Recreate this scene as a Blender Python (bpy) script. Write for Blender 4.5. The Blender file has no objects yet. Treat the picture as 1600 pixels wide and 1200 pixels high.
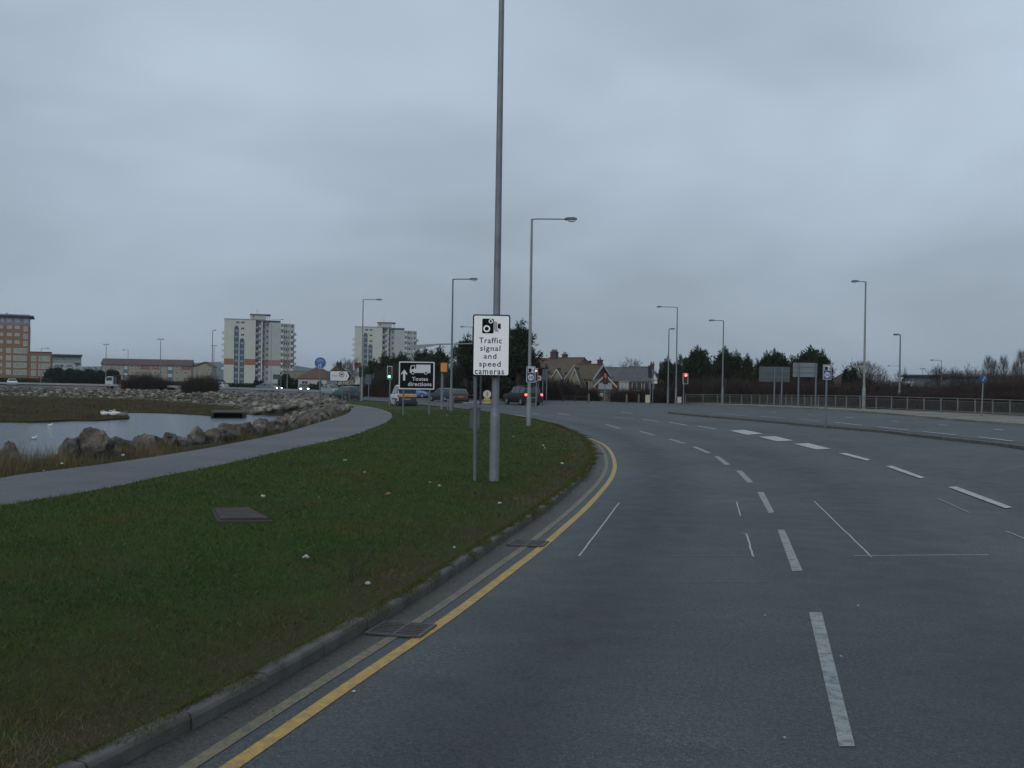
import bpy, bmesh, math, random
import numpy as np
from mathutils import Vector, Matrix, noise
from mathutils.geometry import delaunay_2d_cdt, interpolate_bezier

R = math.radians
rnd = random.Random(7)
S = bpy.context.scene
C = bpy.data.collections.new('place'); S.collection.children.link(C)

# ---------------------------------------------------------------- camera, sky, sun
FOC, CAMH, ROLL, HZ = 1650.0, 2.15, R(0.9), 598.0     # focal length in photo pixels (1600 wide)
cam = bpy.data.cameras.new('camera')
cam.sensor_fit = 'HORIZONTAL'; cam.sensor_width = 36.0; cam.lens = 36.0*FOC/1600.0
cam.clip_start = 0.1; cam.clip_end = 9000
cam.shift_y = 0.0
camo = bpy.data.objects.new('camera', cam); S.collection.objects.link(camo); S.camera = camo
_p = math.atan((600-HZ)/FOC)
_f = Vector((0, math.cos(_p), -math.sin(_p)))
_r0 = Vector((1, 0, 0)); _u0 = _r0.cross(_f)
CR = (_r0*math.cos(ROLL) + _u0*math.sin(ROLL)).normalized()
CU = (_u0*math.cos(ROLL) - _r0*math.sin(ROLL)).normalized()
CF = _f
camo.matrix_world = Matrix(((CR.x, CU.x, -CF.x, 0), (CR.y, CU.y, -CF.y, 0), (CR.z, CU.z, -CF.z, CAMH), (0, 0, 0, 1)))

SUN_EL, SUN_AZ = R(24), R(200)      # soft light from behind the camera, through thick cloud
world = bpy.data.worlds.new('World'); S.world = world; world.use_nodes = True
nt = world.node_tree; nt.nodes.clear()
def N(t, **k):
    n = nt.nodes.new(t)
    for a, b in k.items(): setattr(n, a, b)
    return n
out = N('ShaderNodeOutputWorld'); bg = N('ShaderNodeBackground'); bg.inputs['Strength'].default_value = 0.1
sky = N('ShaderNodeTexSky', sky_type='NISHITA'); sky.sun_disc = False
sky.sun_elevation = SUN_EL; sky.sun_rotation = SUN_AZ; sky.air_density = 1.5; sky.dust_density = 3.0
tc = N('ShaderNodeTexCoord'); sep = N('ShaderNodeSeparateXYZ')
nt.links.new(tc.outputs['Generated'], sep.inputs[0])
def M(op, a, b=None, c=None):
    n = N('ShaderNodeMath', operation=op)
    for i, v in enumerate((a, b, c)):
        if v is None: continue
        if isinstance(v, (int, float)): n.inputs[i].default_value = v
        else: nt.links.new(v, n.inputs[i])
    return n.outputs[0]
zz = M('MAXIMUM', sep.outputs[2], 0.0)
den = M('ADD', zz, 0.30)
OX, OY = 7.4, 2.9
comb = N('ShaderNodeCombineXYZ')
nt.links.new(M('ADD', M('DIVIDE', sep.outputs[0], den), OX), comb.inputs[0]); nt.links.new(M('ADD', M('DIVIDE', sep.outputs[1], den), OY), comb.inputs[1])
n1 = N('ShaderNodeTexNoise'); n1.inputs['Scale'].default_value = 1.15; n1.inputs['Detail'].default_value = 3; n1.inputs['Roughness'].default_value = 0.5; n1.inputs['Distortion'].default_value = 0.35
nt.links.new(comb.outputs[0], n1.inputs['Vector'])
n2 = N('ShaderNodeTexNoise'); n2.inputs['Scale'].default_value = 3.4; n2.inputs['Detail'].default_value = 4; n2.inputs['Roughness'].default_value = 0.5
nt.links.new(comb.outputs[0], n2.inputs['Vector'])
grad = N('ShaderNodeValToRGB')      # overcast: paler towards the horizon, blue-grey above
e = grad.color_ramp.elements
e[0].position = 0.0; e[0].color = (0.325, 0.395, 0.475, 1)
e[1].position = 1.0; e[1].color = (0.380, 0.470, 0.565, 1)
x = e.new(0.10); x.color = (0.348, 0.425, 0.515, 1)
x = e.new(0.26); x.color = (0.405, 0.487, 0.592, 1)
nt.links.new(zz, grad.inputs[0])
clo = M('ADD', M('MULTIPLY', M('SUBTRACT', n1.outputs[0], 0.5), 2.1), M('MULTIPLY', M('SUBTRACT', n2.outputs[0], 0.5), 0.22))
amp = M('ADD', 1.0, M('MULTIPLY', clo, M('MINIMUM', M('ADD', 0.22, M('MULTIPLY', zz, 1.8)), 0.65)))
sc_ = N('ShaderNodeVectorMath', operation='SCALE'); nt.links.new(grad.outputs[0], sc_.inputs[0])
nt.links.new(M('MULTIPLY', amp, 10.4), sc_.inputs['Scale'])
mx = N('ShaderNodeMix', data_type='RGBA'); mx.inputs[0].default_value = 0.96
nt.links.new(sky.outputs[0], mx.inputs[6]); nt.links.new(sc_.outputs[0], mx.inputs[7])
nt.links.new(mx.outputs[2], bg.inputs[0]); nt.links.new(bg.outputs[0], out.inputs[0])

sun = bpy.data.lights.new('sun', 'SUN'); sun.energy = 0.85; sun.angle = R(40); sun.color = (1.0, 0.97, 0.92)
suno = bpy.data.objects.new('sun', sun); S.collection.objects.link(suno)
_d = Vector((math.sin(SUN_AZ)*math.cos(SUN_EL), math.cos(SUN_AZ)*math.cos(SUN_EL), math.sin(SUN_EL)))
suno.rotation_euler = _d.to_track_quat('Z', 'Y').to_euler()
S.view_settings.view_transform = 'Standard'; S.view_settings.look = 'None'
S.view_settings.exposure = 0.0; S.view_settings.gamma = 1.0; S.view_settings.use_curve_mapping = False
S.cycles.use_denoising = True; S.cycles.max_bounces = 5; S.cycles.diffuse_bounces = 3
S.render.film_transparent = False

# ---------------------------------------------------------------- measuring the place
def ss(a, b, t):
    t = min(1, max(0, (t-a)/(b-a))); return t*t*(3-2*t)
def G(X, Y):                    # the road banks up towards its outer side
    return 0.5*ss(6, 32, X)*(1-0.75*ss(80, 125, Y))
def ray(px, py):
    return CF + CR*((px-800)/FOC) - CU*((py-600)/FOC)
def onz(px, py, z):
    d = ray(px, py); t = (z-CAMH)/d.z
    return Vector((d.x*t, d.y*t, z))
def gp(px, py, dz=0.0):         # point of the ground under a photo pixel
    z = dz
    for _ in range(12):
        v = onz(px, py, z); z = G(v.x, v.y)+dz
    return Vector((v.x, v.y, z))
def at(px, py, Y):              # point at distance Y
    d = ray(px, py); t = Y/d.y
    return Vector((d.x*t, Y, CAMH+d.z*t))
def base(px, Y, dz=0.0):        # ground point at distance Y in column px
    py = 600
    for _ in range(6):
        v = at(px, py, Y); py += (v.z-(G(v.x, Y)+dz))*FOC/Y
    return Vector((v.x, Y, G(v.x, Y)+dz))
def smooth(pts, n=8):
    P = [Vector(p) for p in pts]; out = []
    for i in range(len(P)-1):
        a, b = P[i], P[i+1]; p0 = P[i-1] if i else a*2-b; p3 = P[i+2] if i+2 < len(P) else b*2-a
        for k in range(n):
            t = k/n
            out.append(0.5*((2*a)+(b-p0)*t+(2*p0-5*a+4*b-p3)*t*t+(3*a-p0-3*b+p3)*t**3))
    out.append(P[-1].copy()); return out
def resample(P, step):
    out = [P[0].copy()]; acc = 0
    for a, b in zip(P, P[1:]):
        L = (b-a).length; d = step-acc
        while d <= L and L > 0:
            out.append(a+(b-a)*(d/L)); d += step
        acc = (acc+L) % step if L > 0 else acc
    return out
def relax(P, win):              # irons out small kinks of a measured line
    Q = resample(P, 0.5) if (P[0]-P[1]).length < 5 else P
    for _ in range(win):
        Q = [Q[0]]+[(Q[i-1]+Q[i]*2+Q[i+1])/4 for i in range(1, len(Q)-1)]+[Q[-1]]
    return Q
def offset(P, d):               # towards the left of travel for d > 0
    out = []
    for i in range(len(P)):
        t = (P[min(i+1, len(P)-1)]-P[max(i-1, 0)]); t.z = 0; t.normalize()
        out.append(P[i]+Vector((-t.y, t.x, 0))*d)
    return out

# ---------------------------------------------------------------- materials
MATS = {}
def mat(name, col, rough=0.8, metal=0.0, spec=0.5, var=0.0, vscale=3.0, bump=0.0, bscale=40.0, emit=None, estr=0.0, col2=None, c2scale=1.0, trans=0.0, detail=6, bdist=0.01):
    if name in MATS: return MATS[name]
    m = bpy.data.materials.new(name); m.use_nodes = True; t = m.node_tree; b = t.nodes['Principled BSDF']
    b.inputs['Roughness'].default_value = rough; b.inputs['Metallic'].default_value = metal
    b.inputs['Specular IOR Level'].default_value = spec
    b.inputs['Base Color'].default_value = (*col, 1)
    L = t.links.new
    g = t.nodes.new('ShaderNodeNewGeometry')
    if var or col2:
        n = t.nodes.new('ShaderNodeTexNoise'); n.inputs['Scale'].default_value = vscale; n.inputs['Detail'].default_value = detail; n.inputs['Roughness'].default_value = 0.6
        L(g.outputs['Position'], n.inputs['Vector'])
        mr = t.nodes.new('ShaderNodeMapRange'); mr.inputs[1].default_value = 0.3; mr.inputs[2].default_value = 0.7
        mr.inputs[3].default_value = 1-var; mr.inputs[4].default_value = 1+var
        L(n.outputs[0], mr.inputs[0])
        v = t.nodes.new('ShaderNodeVectorMath'); v.operation = 'SCALE'; L(mr.outputs[0], v.inputs['Scale'])
        if col2:
            n2 = t.nodes.new('ShaderNodeTexNoise'); n2.inputs['Scale'].default_value = c2scale; n2.inputs['Detail'].default_value = 4
            L(g.outputs['Position'], n2.inputs['Vector'])
            r2 = t.nodes.new('ShaderNodeMapRange'); r2.inputs[1].default_value = 0.42; r2.inputs[2].default_value = 0.6; L(n2.outputs[0], r2.inputs[0])
            mxx = t.nodes.new('ShaderNodeMix'); mxx.data_type = 'RGBA'; mxx.inputs[6].default_value = (*col, 1); mxx.inputs[7].default_value = (*col2, 1)
            L(r2.outputs[0], mxx.inputs[0]); L(mxx.outputs[2], v.inputs[0])
        else: v.inputs[0].default_value = col
        L(v.outputs[0], b.inputs['Base Color'])
    if bump:
        n3 = t.nodes.new('ShaderNodeTexNoise'); n3.inputs['Scale'].default_value = bscale; n3.inputs['Detail'].default_value = 4
        L(g.outputs['Position'], n3.inputs['Vector'])
        bp = t.nodes.new('ShaderNodeBump'); bp.inputs['Strength'].default_value = bump; bp.inputs['Distance'].default_value = bdist
        L(n3.outputs[0], bp.inputs['Height']); L(bp.outputs[0], b.inputs['Normal'])
    if emit:
        b.inputs['Emission Color'].default_value = (*emit, 1); b.inputs['Emission Strength'].default_value = estr
    MATS[name] = m; return m

def node_mat(name):
    m = bpy.data.materials.new(name); m.use_nodes = True; MATS[name] = m
    return m, m.node_tree, m.node_tree.nodes['Principled BSDF']
def ramp(t, fac, stops):
    r = t.nodes.new('ShaderNodeValToRGB'); e = r.color_ramp.elements
    e[0].position, e[0].color = stops[0][0], (*stops[0][1], 1); e[1].position, e[1].color = stops[-1][0], (*stops[-1][1], 1)
    for p, c in stops[1:-1]:
        x = e.new(p); x.color = (*c, 1)
    t.links.new(fac, r.inputs[0]); return r.outputs[0]
def tnoise(t, vec, scale, detail=4, rough=0.55):
    n = t.nodes.new('ShaderNodeTexNoise'); n.inputs['Scale'].default_value = scale; n.inputs['Detail'].default_value = detail; n.inputs['Roughness'].default_value = rough
    t.links.new(vec, n.inputs['Vector']); return n.outputs[0]
def tmath(t, op, a, b=None, clamp=False):
    n = t.nodes.new('ShaderNodeMath'); n.operation = op; n.use_clamp = clamp
    for i, v in enumerate((a, b)):
        if v is None: continue
        if isinstance(v, (int, float)): n.inputs[i].default_value = v
        else: t.links.new(v, n.inputs[i])
    return n.outputs[0]
def tmix(t, f, a, b, blend='MIX'):
    n = t.nodes.new('ShaderNodeMix'); n.data_type = 'RGBA'; n.blend_type = blend
    for i, v in ((0, f), (6, a), (7, b)):
        if isinstance(v, (int, float)): n.inputs[i].default_value = v
        elif isinstance(v, tuple): n.inputs[i].default_value = (*v, 1)
        else: t.links.new(v, n.inputs[i])
    return n.outputs[2]
def trange(t, v, a, b, c=0.0, d=1.0):
    n = t.nodes.new('ShaderNodeMapRange'); t.links.new(v, n.inputs[0])
    for i, q in enumerate((a, b, c, d)): n.inputs[i+1].default_value = q
    return n.outputs[0]

SPECX = 0.25
def asphalt(name, base_c, lane=False):
    m, t, b = node_mat(name); L = t.links.new
    g = t.nodes.new('ShaderNodeNewGeometry'); P = g.outputs['Position']
    big = tnoise(t, P, 0.22, 3); mid = tnoise(t, P, 2.2, 5, 0.6); fine = tnoise(t, P, 34, 5, 0.75)
    v = t.nodes.new('ShaderNodeTexVoronoi'); v.inputs['Scale'].default_value = 70; L(P, v.inputs['Vector'])
    spk = trange(t, v.outputs['Distance'], 0.05, 0.6, 1.6, 0.72)
    f = tmath(t, 'MULTIPLY', trange(t, big, 0.35, 0.65, 0.80, 1.18), trange(t, mid, 0.3, 0.7, 0.88, 1.12))
    f = tmath(t, 'MULTIPLY', f, trange(t, tnoise(t, P, 24, 5, 0.9), 0.38, 0.62, 0.60, 1.40)); f = tmath(t, 'MULTIPLY', f, spk)
    if lane:
        a = t.nodes.new('ShaderNodeAttribute'); a.attribute_name = 'lane'
        wob = tmath(t, 'MULTIPLY', tmath(t, 'SUBTRACT', tnoise(t, P, 0.5), 0.5), 0.5)
        x = tmath(t, 'ADD', a.outputs['Fac'], wob)
        def band(c, w, k):        # darker worn strip, centre c and half width w, across the road
            d = tmath(t, 'ABSOLUTE', tmath(t, 'SUBTRACT', x, c)); return trange(t, d, 0.1*w, w, 1-k, 1.0)
        for c, w, k in ((1.75, 0.85, 0.34), (5.3, 0.9, 0.20), (9.0, 1.0, 0.16)):
            f = tmath(t, 'MULTIPLY', f, band(c, w, k))
        for c, w, k in ((0.75, 0.35, -0.10), (3.1, 0.8, -0.14), (7.0, 0.8, -0.10)):
            f = tmath(t, 'MULTIPLY', f, band(c, w, k))
        stain = trange(t, tnoise(t, P, 0.9, 3), 0.58, 0.70, 1.0, 0.78); f = tmath(t, 'MULTIPLY', f, stain)
    # cracks: thin tar-dark lines
    vc = t.nodes.new('ShaderNodeTexVoronoi'); vc.feature = 'DISTANCE_TO_EDGE'; vc.inputs['Scale'].default_value = 0.35
    dd = t.nodes.new('ShaderNodeVectorMath'); dd.operation = 'ADD'
    nn = t.nodes.new('ShaderNodeTexNoise'); nn.inputs['Scale'].default_value = 1.3; nn.inputs['Detail'].default_value = 5; L(P, nn.inputs['Vector'])
    L(P, dd.inputs[0]); L(nn.outputs['Color'], dd.inputs[1]); L(dd.outputs[0], vc.inputs['Vector'])
    cr = trange(t, vc.outputs['Distance'], 0.0, 0.006, 0.78, 1.0)
    gate = trange(t, tnoise(t, P, 0.17, 2), 0.52, 0.58, 0.0, 1.0)
    f = tmath(t, 'MULTIPLY', f, tmath(t, 'SUBTRACT', 1.0, tmath(t, 'MULTIPLY', gate, tmath(t, 'SUBTRACT', 1.0, cr))))
    s = t.nodes.new('ShaderNodeVectorMath'); s.operation = 'SCALE'; s.inputs[0].default_value = base_c; L(f, s.inputs['Scale'])
    L(s.outputs[0], b.inputs['Base Color'])
    b.inputs['Roughness'].default_value = 0.62; b.inputs['Specular IOR Level'].default_value = SPECX
    L(trange(t, mid, 0.3, 0.7, 0.54, 0.70), b.inputs['Roughness'])
    bp = t.nodes.new('ShaderNodeBump'); bp.inputs['Strength'].default_value = 0.5; bp.inputs['Distance'].default_value = 0.006
    L(fine, bp.inputs['Height']); L(bp.outputs[0], b.inputs['Normal'])
    return m
def paint(name, col, wear=0.45, under=(0.07, 0.078, 0.086), hole=0.5):
    m, t, b = node_mat(name); L = t.links.new
    g = t.nodes.new('ShaderNodeNewGeometry'); P = g.outputs['Position']
    w = tmath(t, 'ADD', tmath(t, 'MULTIPLY', tnoise(t, P, 9, 6, 0.75), 0.6), tmath(t, 'MULTIPLY', tnoise(t, P, 60, 4, 0.8), 0.4))
    f = trange(t, w, hole+0.0, hole+0.10, 1.0, 0.0)
    f = tmath(t, 'MULTIPLY', f, wear)
    c = tmix(t, trange(t, tnoise(t, P, 3, 4), 0.35, 0.65, 0.0, 0.35), col, tuple(x*0.6 for x in col))
    L(tmix(t, f, c, under), b.inputs['Base Color']); b.inputs['Roughness'].default_value = 0.6
    return m
def masonry(name, col, mortar, scale=1.0, var=0.25):
    m, t, b = node_mat(name); L = t.links.new
    tcn = t.nodes.new('ShaderNodeTexCoord')
    mp = t.nodes.new('ShaderNodeMapping'); mp.inputs['Rotation'].default_value = (R(90), 0, 0); L(tcn.outputs['Object'], mp.inputs[0])
    br = t.nodes.new('ShaderNodeTexBrick'); br.inputs['Scale'].default_value = 4.4*scale; br.inputs['Color1'].default_value = (*col, 1)
    br.inputs['Color2'].default_value = (*[c*(1-var) for c in col], 1); br.inputs['Mortar'].default_value = (*mortar, 1); L(mp.outputs[0], br.inputs['Vector'])
    L(br.outputs[0], b.inputs['Base Color']); b.inputs['Roughness'].default_value = 0.9
    return m

# ---------------------------------------------------------------- mesh helper
class MB:
    def __init__(s): s.v = []; s.f = []
    def add(s, vs, fs):
        o = len(s.v); s.v += [tuple(v) for v in vs]; s.f += [tuple(i+o for i in f) for f in fs]; return s
    def box(s, x0, x1, y0, y1, z0, z1, rot=0, piv=(0, 0)):
        vs = [(x, y, z) for x in (x0, x1) for y in (y0, y1) for z in (z0, z1)]
        if rot:
            c, q = math.cos(rot), math.sin(rot)
            vs = [(piv[0]+(x-piv[0])*c-(y-piv[1])*q, piv[1]+(x-piv[0])*q+(y-piv[1])*c, z) for x, y, z in vs]
        return s.add(vs, [(0, 1, 3, 2), (4, 6, 7, 5), (0, 4, 5, 1), (2, 3, 7, 6), (0, 2, 6, 4), (1, 5, 7, 3)])
    def tube(s, p0, p1, r0, r1=None, n=8, cap=True):
        p0, p1 = Vector(p0), Vector(p1); r1 = r0 if r1 is None else r1
        d = (p1-p0).normalized(); a = d.orthogonal().normalized(); b = d.cross(a)
        vs = []
        for p, r in ((p0, r0), (p1, r1)):
            for k in range(n):
                t = 2*math.pi*k/n; vs.append(p+a*(r*math.cos(t))+b*(r*math.sin(t)))
        fs = [(k, (k+1) % n, n+(k+1) % n, n+k) for k in range(n)]
        if cap: fs += [tuple(range(n))[::-1], tuple(range(n, 2*n))]
        return s.add(vs, fs)
    def path(s, pts, rs, n=6):
        pts = [Vector(p) for p in pts]; vs = []
        if not isinstance(rs, (list, tuple)): rs = [rs]*len(pts)
        for i, p in enumerate(pts):
            d = (pts[min(i+1, len(pts)-1)]-pts[max(i-1, 0)]).normalized()
            a = d.cross(Vector((0.13, 0.92, 0.37))).normalized(); b = d.cross(a)
            for k in range(n):
                t = 2*math.pi*k/n; vs.append(p+a*(rs[i]*math.cos(t))+b*(rs[i]*math.sin(t)))
        fs = [(i*n+k, i*n+(k+1) % n, (i+1)*n+(k+1) % n, (i+1)*n+k) for i in range(len(pts)-1) for k in range(n)]
        fs += [tuple(range(n))[::-1], tuple(range((len(pts)-1)*n, len(pts)*n))]
        return s.add(vs, fs)
    def prism(s, poly, a, b, axis='y'):      # polygon in the (x,z) plane pushed along y, or (x,y) along z
        n = len(poly)
        if axis == 'y': vs = [(p[0], a, p[1]) for p in poly]+[(p[0], b, p[1]) for p in poly]
        elif axis == 'x': vs = [(a, p[0], p[1]) for p in poly]+[(b, p[0], p[1]) for p in poly]
        else: vs = [(p[0], p[1], a) for p in poly]+[(p[0], p[1], b) for p in poly]
        fs = [tuple(range(n)), tuple(range(n, 2*n))[::-1]]+[(k, (k+1) % n, n+(k+1) % n, n+k)[::-1] for k in range(n)]
        return s.add(vs, fs)
    def disc(s, cx, cz, r, y0, y1, n=24): return s.prism([(cx+r*math.cos(2*math.pi*k/n), cz+r*math.sin(2*math.pi*k/n)) for k in range(n)], y0, y1)
    def ball(s, c, r, n=8, m=6):
        if isinstance(r, (int, float)): r = (r, r, r)
        vs = []
        for i in range(m+1):
            th = math.pi*i/m
            for k in range(n):
                t = 2*math.pi*k/n; vs.append((c[0]+r[0]*math.sin(th)*math.cos(t), c[1]+r[1]*math.sin(th)*math.sin(t), c[2]+r[2]*math.cos(th)))
        return s.add(vs, [(i*n+k, (i+1)*n+k, (i+1)*n+(k+1) % n, i*n+(k+1) % n) for i in range(m) for k in range(n)])
    def mesh(s, name, m, bevel=0, smooth_=False):
        me = bpy.data.meshes.new(name); me.from_pydata(s.v, [], s.f); 
        b = bmesh.new(); b.from_mesh(me)
        bmesh.ops.remove_doubles(b, verts=b.verts, dist=1e-5)
        bmesh.ops.recalc_face_normals(b, faces=b.faces)
        if bevel: bmesh.ops.bevel(b, geom=[e for e in b.edges if len(e.link_faces) == 2 and e.calc_face_angle(0) > 0.6], offset=bevel, segments=2, affect='EDGES', clamp_overlap=True)
        b.to_mesh(me); b.free()
        if smooth_:
            for p in me.polygons: p.use_smooth = True
            me.set_sharp_from_angle(angle=R(38))
        me.materials.append(m); return me
    def build(s, name, m, parent=None, bevel=0, smooth_=False, loc=None):
        return put(name, s.mesh(name, m, bevel, smooth_), parent, loc)
def put(name, me, parent=None, loc=None, rot=None):
    o = bpy.data.objects.new(name, me); C.objects.link(o)
    if parent is not None: o.parent = parent
    if loc is not None: o.location = loc
    if rot is not None: o.rotation_euler = rot if hasattr(rot, '__len__') else (0, 0, rot)
    return o
def tag(o, label, cat, group=None):
    o['label'] = label; o['category'] = cat
    if group: o['group'] = group
    return o
def struct(o): o['kind'] = 'structure'; return o
def stuff(o): o['kind'] = 'stuff'; return o
def thing(name, label, cat, loc, rz=0, group=None):
    return tag(put(name, None, None, loc, rz), label, cat, group)
def dup(root, label=None, loc=None, rot=None, group=None):
    kids = {}
    for o in C.objects:
        if o.parent: kids.setdefault(o.parent, []).append(o)
    def cp(o, par):
        c = o.copy(); C.objects.link(c); c.parent = par
        for k in kids.get(o, []): cp(k, c)
        return c
    r = cp(root, None)
    if label: r['label'] = label
    if group: r['group'] = group
    if loc is not None: r.location = loc
    if rot is not None: r.rotation_euler = (0, 0, rot)
    return r
def np_mesh(name, V, F, m, tint=None):
    V = np.asarray(V, dtype=np.float32); F = np.asarray(F, dtype=np.int32); k = F.shape[1]
    me = bpy.data.meshes.new(name); me.vertices.add(len(V)); me.vertices.foreach_set('co', V.ravel())
    me.loops.add(F.size); me.loops.foreach_set('vertex_index', F.ravel())
    me.polygons.add(len(F)); me.polygons.foreach_set('loop_start', np.arange(len(F), dtype=np.int32)*k)
    me.update(calc_edges=True)
    if tint is not None:
        a = me.attributes.new('tint', 'FLOAT', 'POINT'); a.data.foreach_set('value', np.asarray(tint, dtype=np.float32))
    me.materials.append(m); me.validate(); return me
def sheet(name, poly, zf, m, step=4.0, attr=None, parent=None, thick=0):
    P = [Vector((p[0], p[1])) for p in poly]; n = len(P)
    Q = []
    for i in range(n):
        a, b = P[i], P[(i+1) % n]; k = max(1, int((b-a).length/step))
        Q += [a+(b-a)*(j/k) for j in range(k)]
    nb = len(Q); xs = [p.x for p in Q]; ys = [p.y for p in Q]
    pa = np.array([[p.x, p.y] for p in Q])
    gx = np.arange(min(xs)+step*0.37, max(xs), step); gy = np.arange(min(ys)+step*0.41, max(ys), step)
    X, Y = np.meshgrid(gx, gy); pts = np.stack([X.ravel(), Y.ravel()], 1)
    ins = inside(pts, pa); pts = pts[ins]
    vs, _, fs, _, _, _ = delaunay_2d_cdt(Q+[Vector(p) for p in pts.tolist()], [(i, (i+1) % nb) for i in range(nb)], [list(range(nb))], 1, 1e-6)
    me = bpy.data.meshes.new(name); me.from_pydata([(v.x, v.y, zf(v.x, v.y)) for v in vs], [], [tuple(f) for f in fs])
    if attr:
        a = me.attributes.new(attr[0], 'FLOAT', 'POINT'); a.data.foreach_set('value', [attr[1](v.x, v.y) for v in vs])
    me.materials.append(m)
    b = bmesh.new(); b.from_mesh(me)
    for f in b.faces:
        if f.normal.z < 0: f.normal_flip()
    if thick:
        be = [e for e in b.edges if e.is_boundary]; r_ = bmesh.ops.extrude_edge_only(b, edges=be)
        for v in r_['geom']:
            if isinstance(v, bmesh.types.BMVert): v.co.z -= thick
    b.to_mesh(me); b.free()
    return put(name, me, parent)
def inside(pts, poly):
    x, y = pts[:, 0], pts[:, 1]; r = np.zeros(len(pts), bool); n = len(poly); j = n-1
    for i in range(n):
        xi, yi, xj, yj = poly[i, 0], poly[i, 1], poly[j, 0], poly[j, 1]
        c = ((yi > y) != (yj > y)) & (x < (xj-xi)*(y-yi)/((yj-yi) or 1e-12)+xi)
        r ^= c; j = i
    return r
def segdist(pts, poly, closed=False):
    d = np.full(len(pts), 1e9); n = len(poly)
    for i in range(n if closed else n-1):
        a, b = poly[i], poly[(i+1) % n]; ab = b-a
        t = np.clip(((pts-a)@ab)/max(ab@ab, 1e-9), 0, 1); q = a+t[:, None]*ab
        d = np.minimum(d, np.hypot(*(pts-q).T))
    return d
def strip(name, L, Rr, m, parent, dz=0.0):      # a ribbon between two polylines
    vs = [(p.x, p.y, G(p.x, p.y)+dz+.012*ss(6, 9, p.x)) for pair in zip(L, Rr) for p in pair]
    mb = MB(); mb.add(vs, [(2*i, 2*i+1, 2*i+3, 2*i+2) for i in range(len(L)-1)])
    me = bpy.data.meshes.new(name); me.from_pydata(mb.v, [], mb.f); me.materials.append(m)
    b = bmesh.new(); b.from_mesh(me)
    for f in b.faces:
        f.normal_update()
        if f.normal.z < 0: f.normal_flip()
    b.to_mesh(me); b.free()
    return put(name, me, parent)
def text(body, w, h, m, name, parent, cx, cz, y, bold=0.006, spacing=1.08, flip=False):
    """lettering fitted to width w and (full line) height h, centred on cx, bottom at cz"""
    cu = bpy.data.curves.new('t', 'FONT'); cu.body = body; cu.size = 1; cu.offset = bold; cu.space_character = spacing
    cu.extrude = 0.01; cu.resolution_u = 3
    o = bpy.data.objects.new('t', cu); C.objects.link(o)
    bpy.context.view_layer.update()
    dg = bpy.context.evaluated_depsgraph_get(); me = bpy.data.meshes.new_from_object(o.evaluated_get(dg))
    bpy.data.objects.remove(o)
    co = np.empty(len(me.vertices)*3, np.float32); me.vertices.foreach_get('co', co); co = co.reshape(-1, 3)
    x0, x1, y0, y1 = co[:, 0].min(), co[:, 0].max(), co[:, 1].min(), co[:, 1].max()
    sx = w/(x1-x0); sz = h/(y1-y0)
    n = np.empty_like(co); n[:, 0] = (co[:, 0]-(x0+x1)/2)*sx+cx; n[:, 1] = y-(co[:, 2]/0.01)*0.0015; n[:, 2] = (co[:, 1]-y0)*sz+cz
    me.vertices.foreach_set('co', n.ravel()); me.materials.clear(); me.materials.append(m); me.update()
    return put(name, me, parent)
# ---------------------------------------------------------------- ground, road, water
A_ROAD = asphalt('asphalt_road', (0.0605, 0.0685, 0.0690), lane=True)
A_PATH = asphalt('asphalt_path', (0.100, 0.101, 0.105))
A_GUT = asphalt('gutter_dirt', (0.064, 0.060, 0.053))
def grassy(name, stops, rough=0.95):
    m, t, b = node_mat(name); g = t.nodes.new('ShaderNodeNewGeometry'); P = g.outputs['Position']
    f = tmath(t, 'ADD', tmath(t, 'MULTIPLY', tnoise(t, P, 0.33, 4), 0.55), tmath(t, 'MULTIPLY', tnoise(t, P, 3.5, 6, 0.7), 0.45))
    a = t.nodes.new('ShaderNodeAttribute'); a.attribute_name = 'wear'
    f = tmath(t, 'ADD', f, tmath(t, 'MULTIPLY', a.outputs['Fac'], 0.10))
    c = ramp(t, f, stops)
    fine = trange(t, tnoise(t, P, 45, 4, 0.8), 0.3, 0.7, 0.55, 1.35)
    s = t.nodes.new('ShaderNodeVectorMath'); s.operation = 'SCALE'; t.links.new(c, s.inputs[0]); t.links.new(fine, s.inputs['Scale'])
    t.links.new(s.outputs[0], b.inputs['Base Color']); b.inputs['Roughness'].default_value = rough; b.inputs['Specular IOR Level'].default_value = 0.15
    bp = t.nodes.new('ShaderNodeBump'); bp.inputs['Strength'].default_value = 0.8; bp.inputs['Distance'].default_value = 0.03
    t.links.new(tnoise(t, P, 22, 5, 0.7), bp.inputs['Height']); t.links.new(bp.outputs[0], b.inputs['Normal'])
    return m
M_VERGE = grassy('verge_turf', [(0.36, (0.024, 0.056, 0.009)), (0.48, (0.034, 0.066, 0.011)), (0.56, (0.044, 0.046, 0.016)), (0.68, (0.058, 0.042, 0.024))])
M_GROUND = grassy('rough_ground', [(0.3, (0.030, 0.036, 0.016)), (0.5, (0.050, 0.048, 0.026)), (0.7, (0.075, 0.062, 0.038))])
M_MARSH = grassy('salt_marsh', [(0.3, (0.034, 0.030, 0.011)), (0.48, (0.058, 0.044, 0.018)), (0.6, (0.046, 0.046, 0.016)), (0.7, (0.080, 0.058, 0.026))])
M_KERB = mat('kerb_concrete', (0.085, 0.081, 0.075), 0.85, var=0.4, vscale=4, bump=0.6, bscale=60, col2=(0.075, 0.078, 0.068), c2scale=2.2)
M_KERBL = mat('kerb_concrete_pale', (0.20, 0.195, 0.18), 0.85, var=0.3, vscale=3, bump=0.4)
M_DARKGAP = mat('joint_dirt', (0.02, 0.02, 0.018), 0.95)

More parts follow.
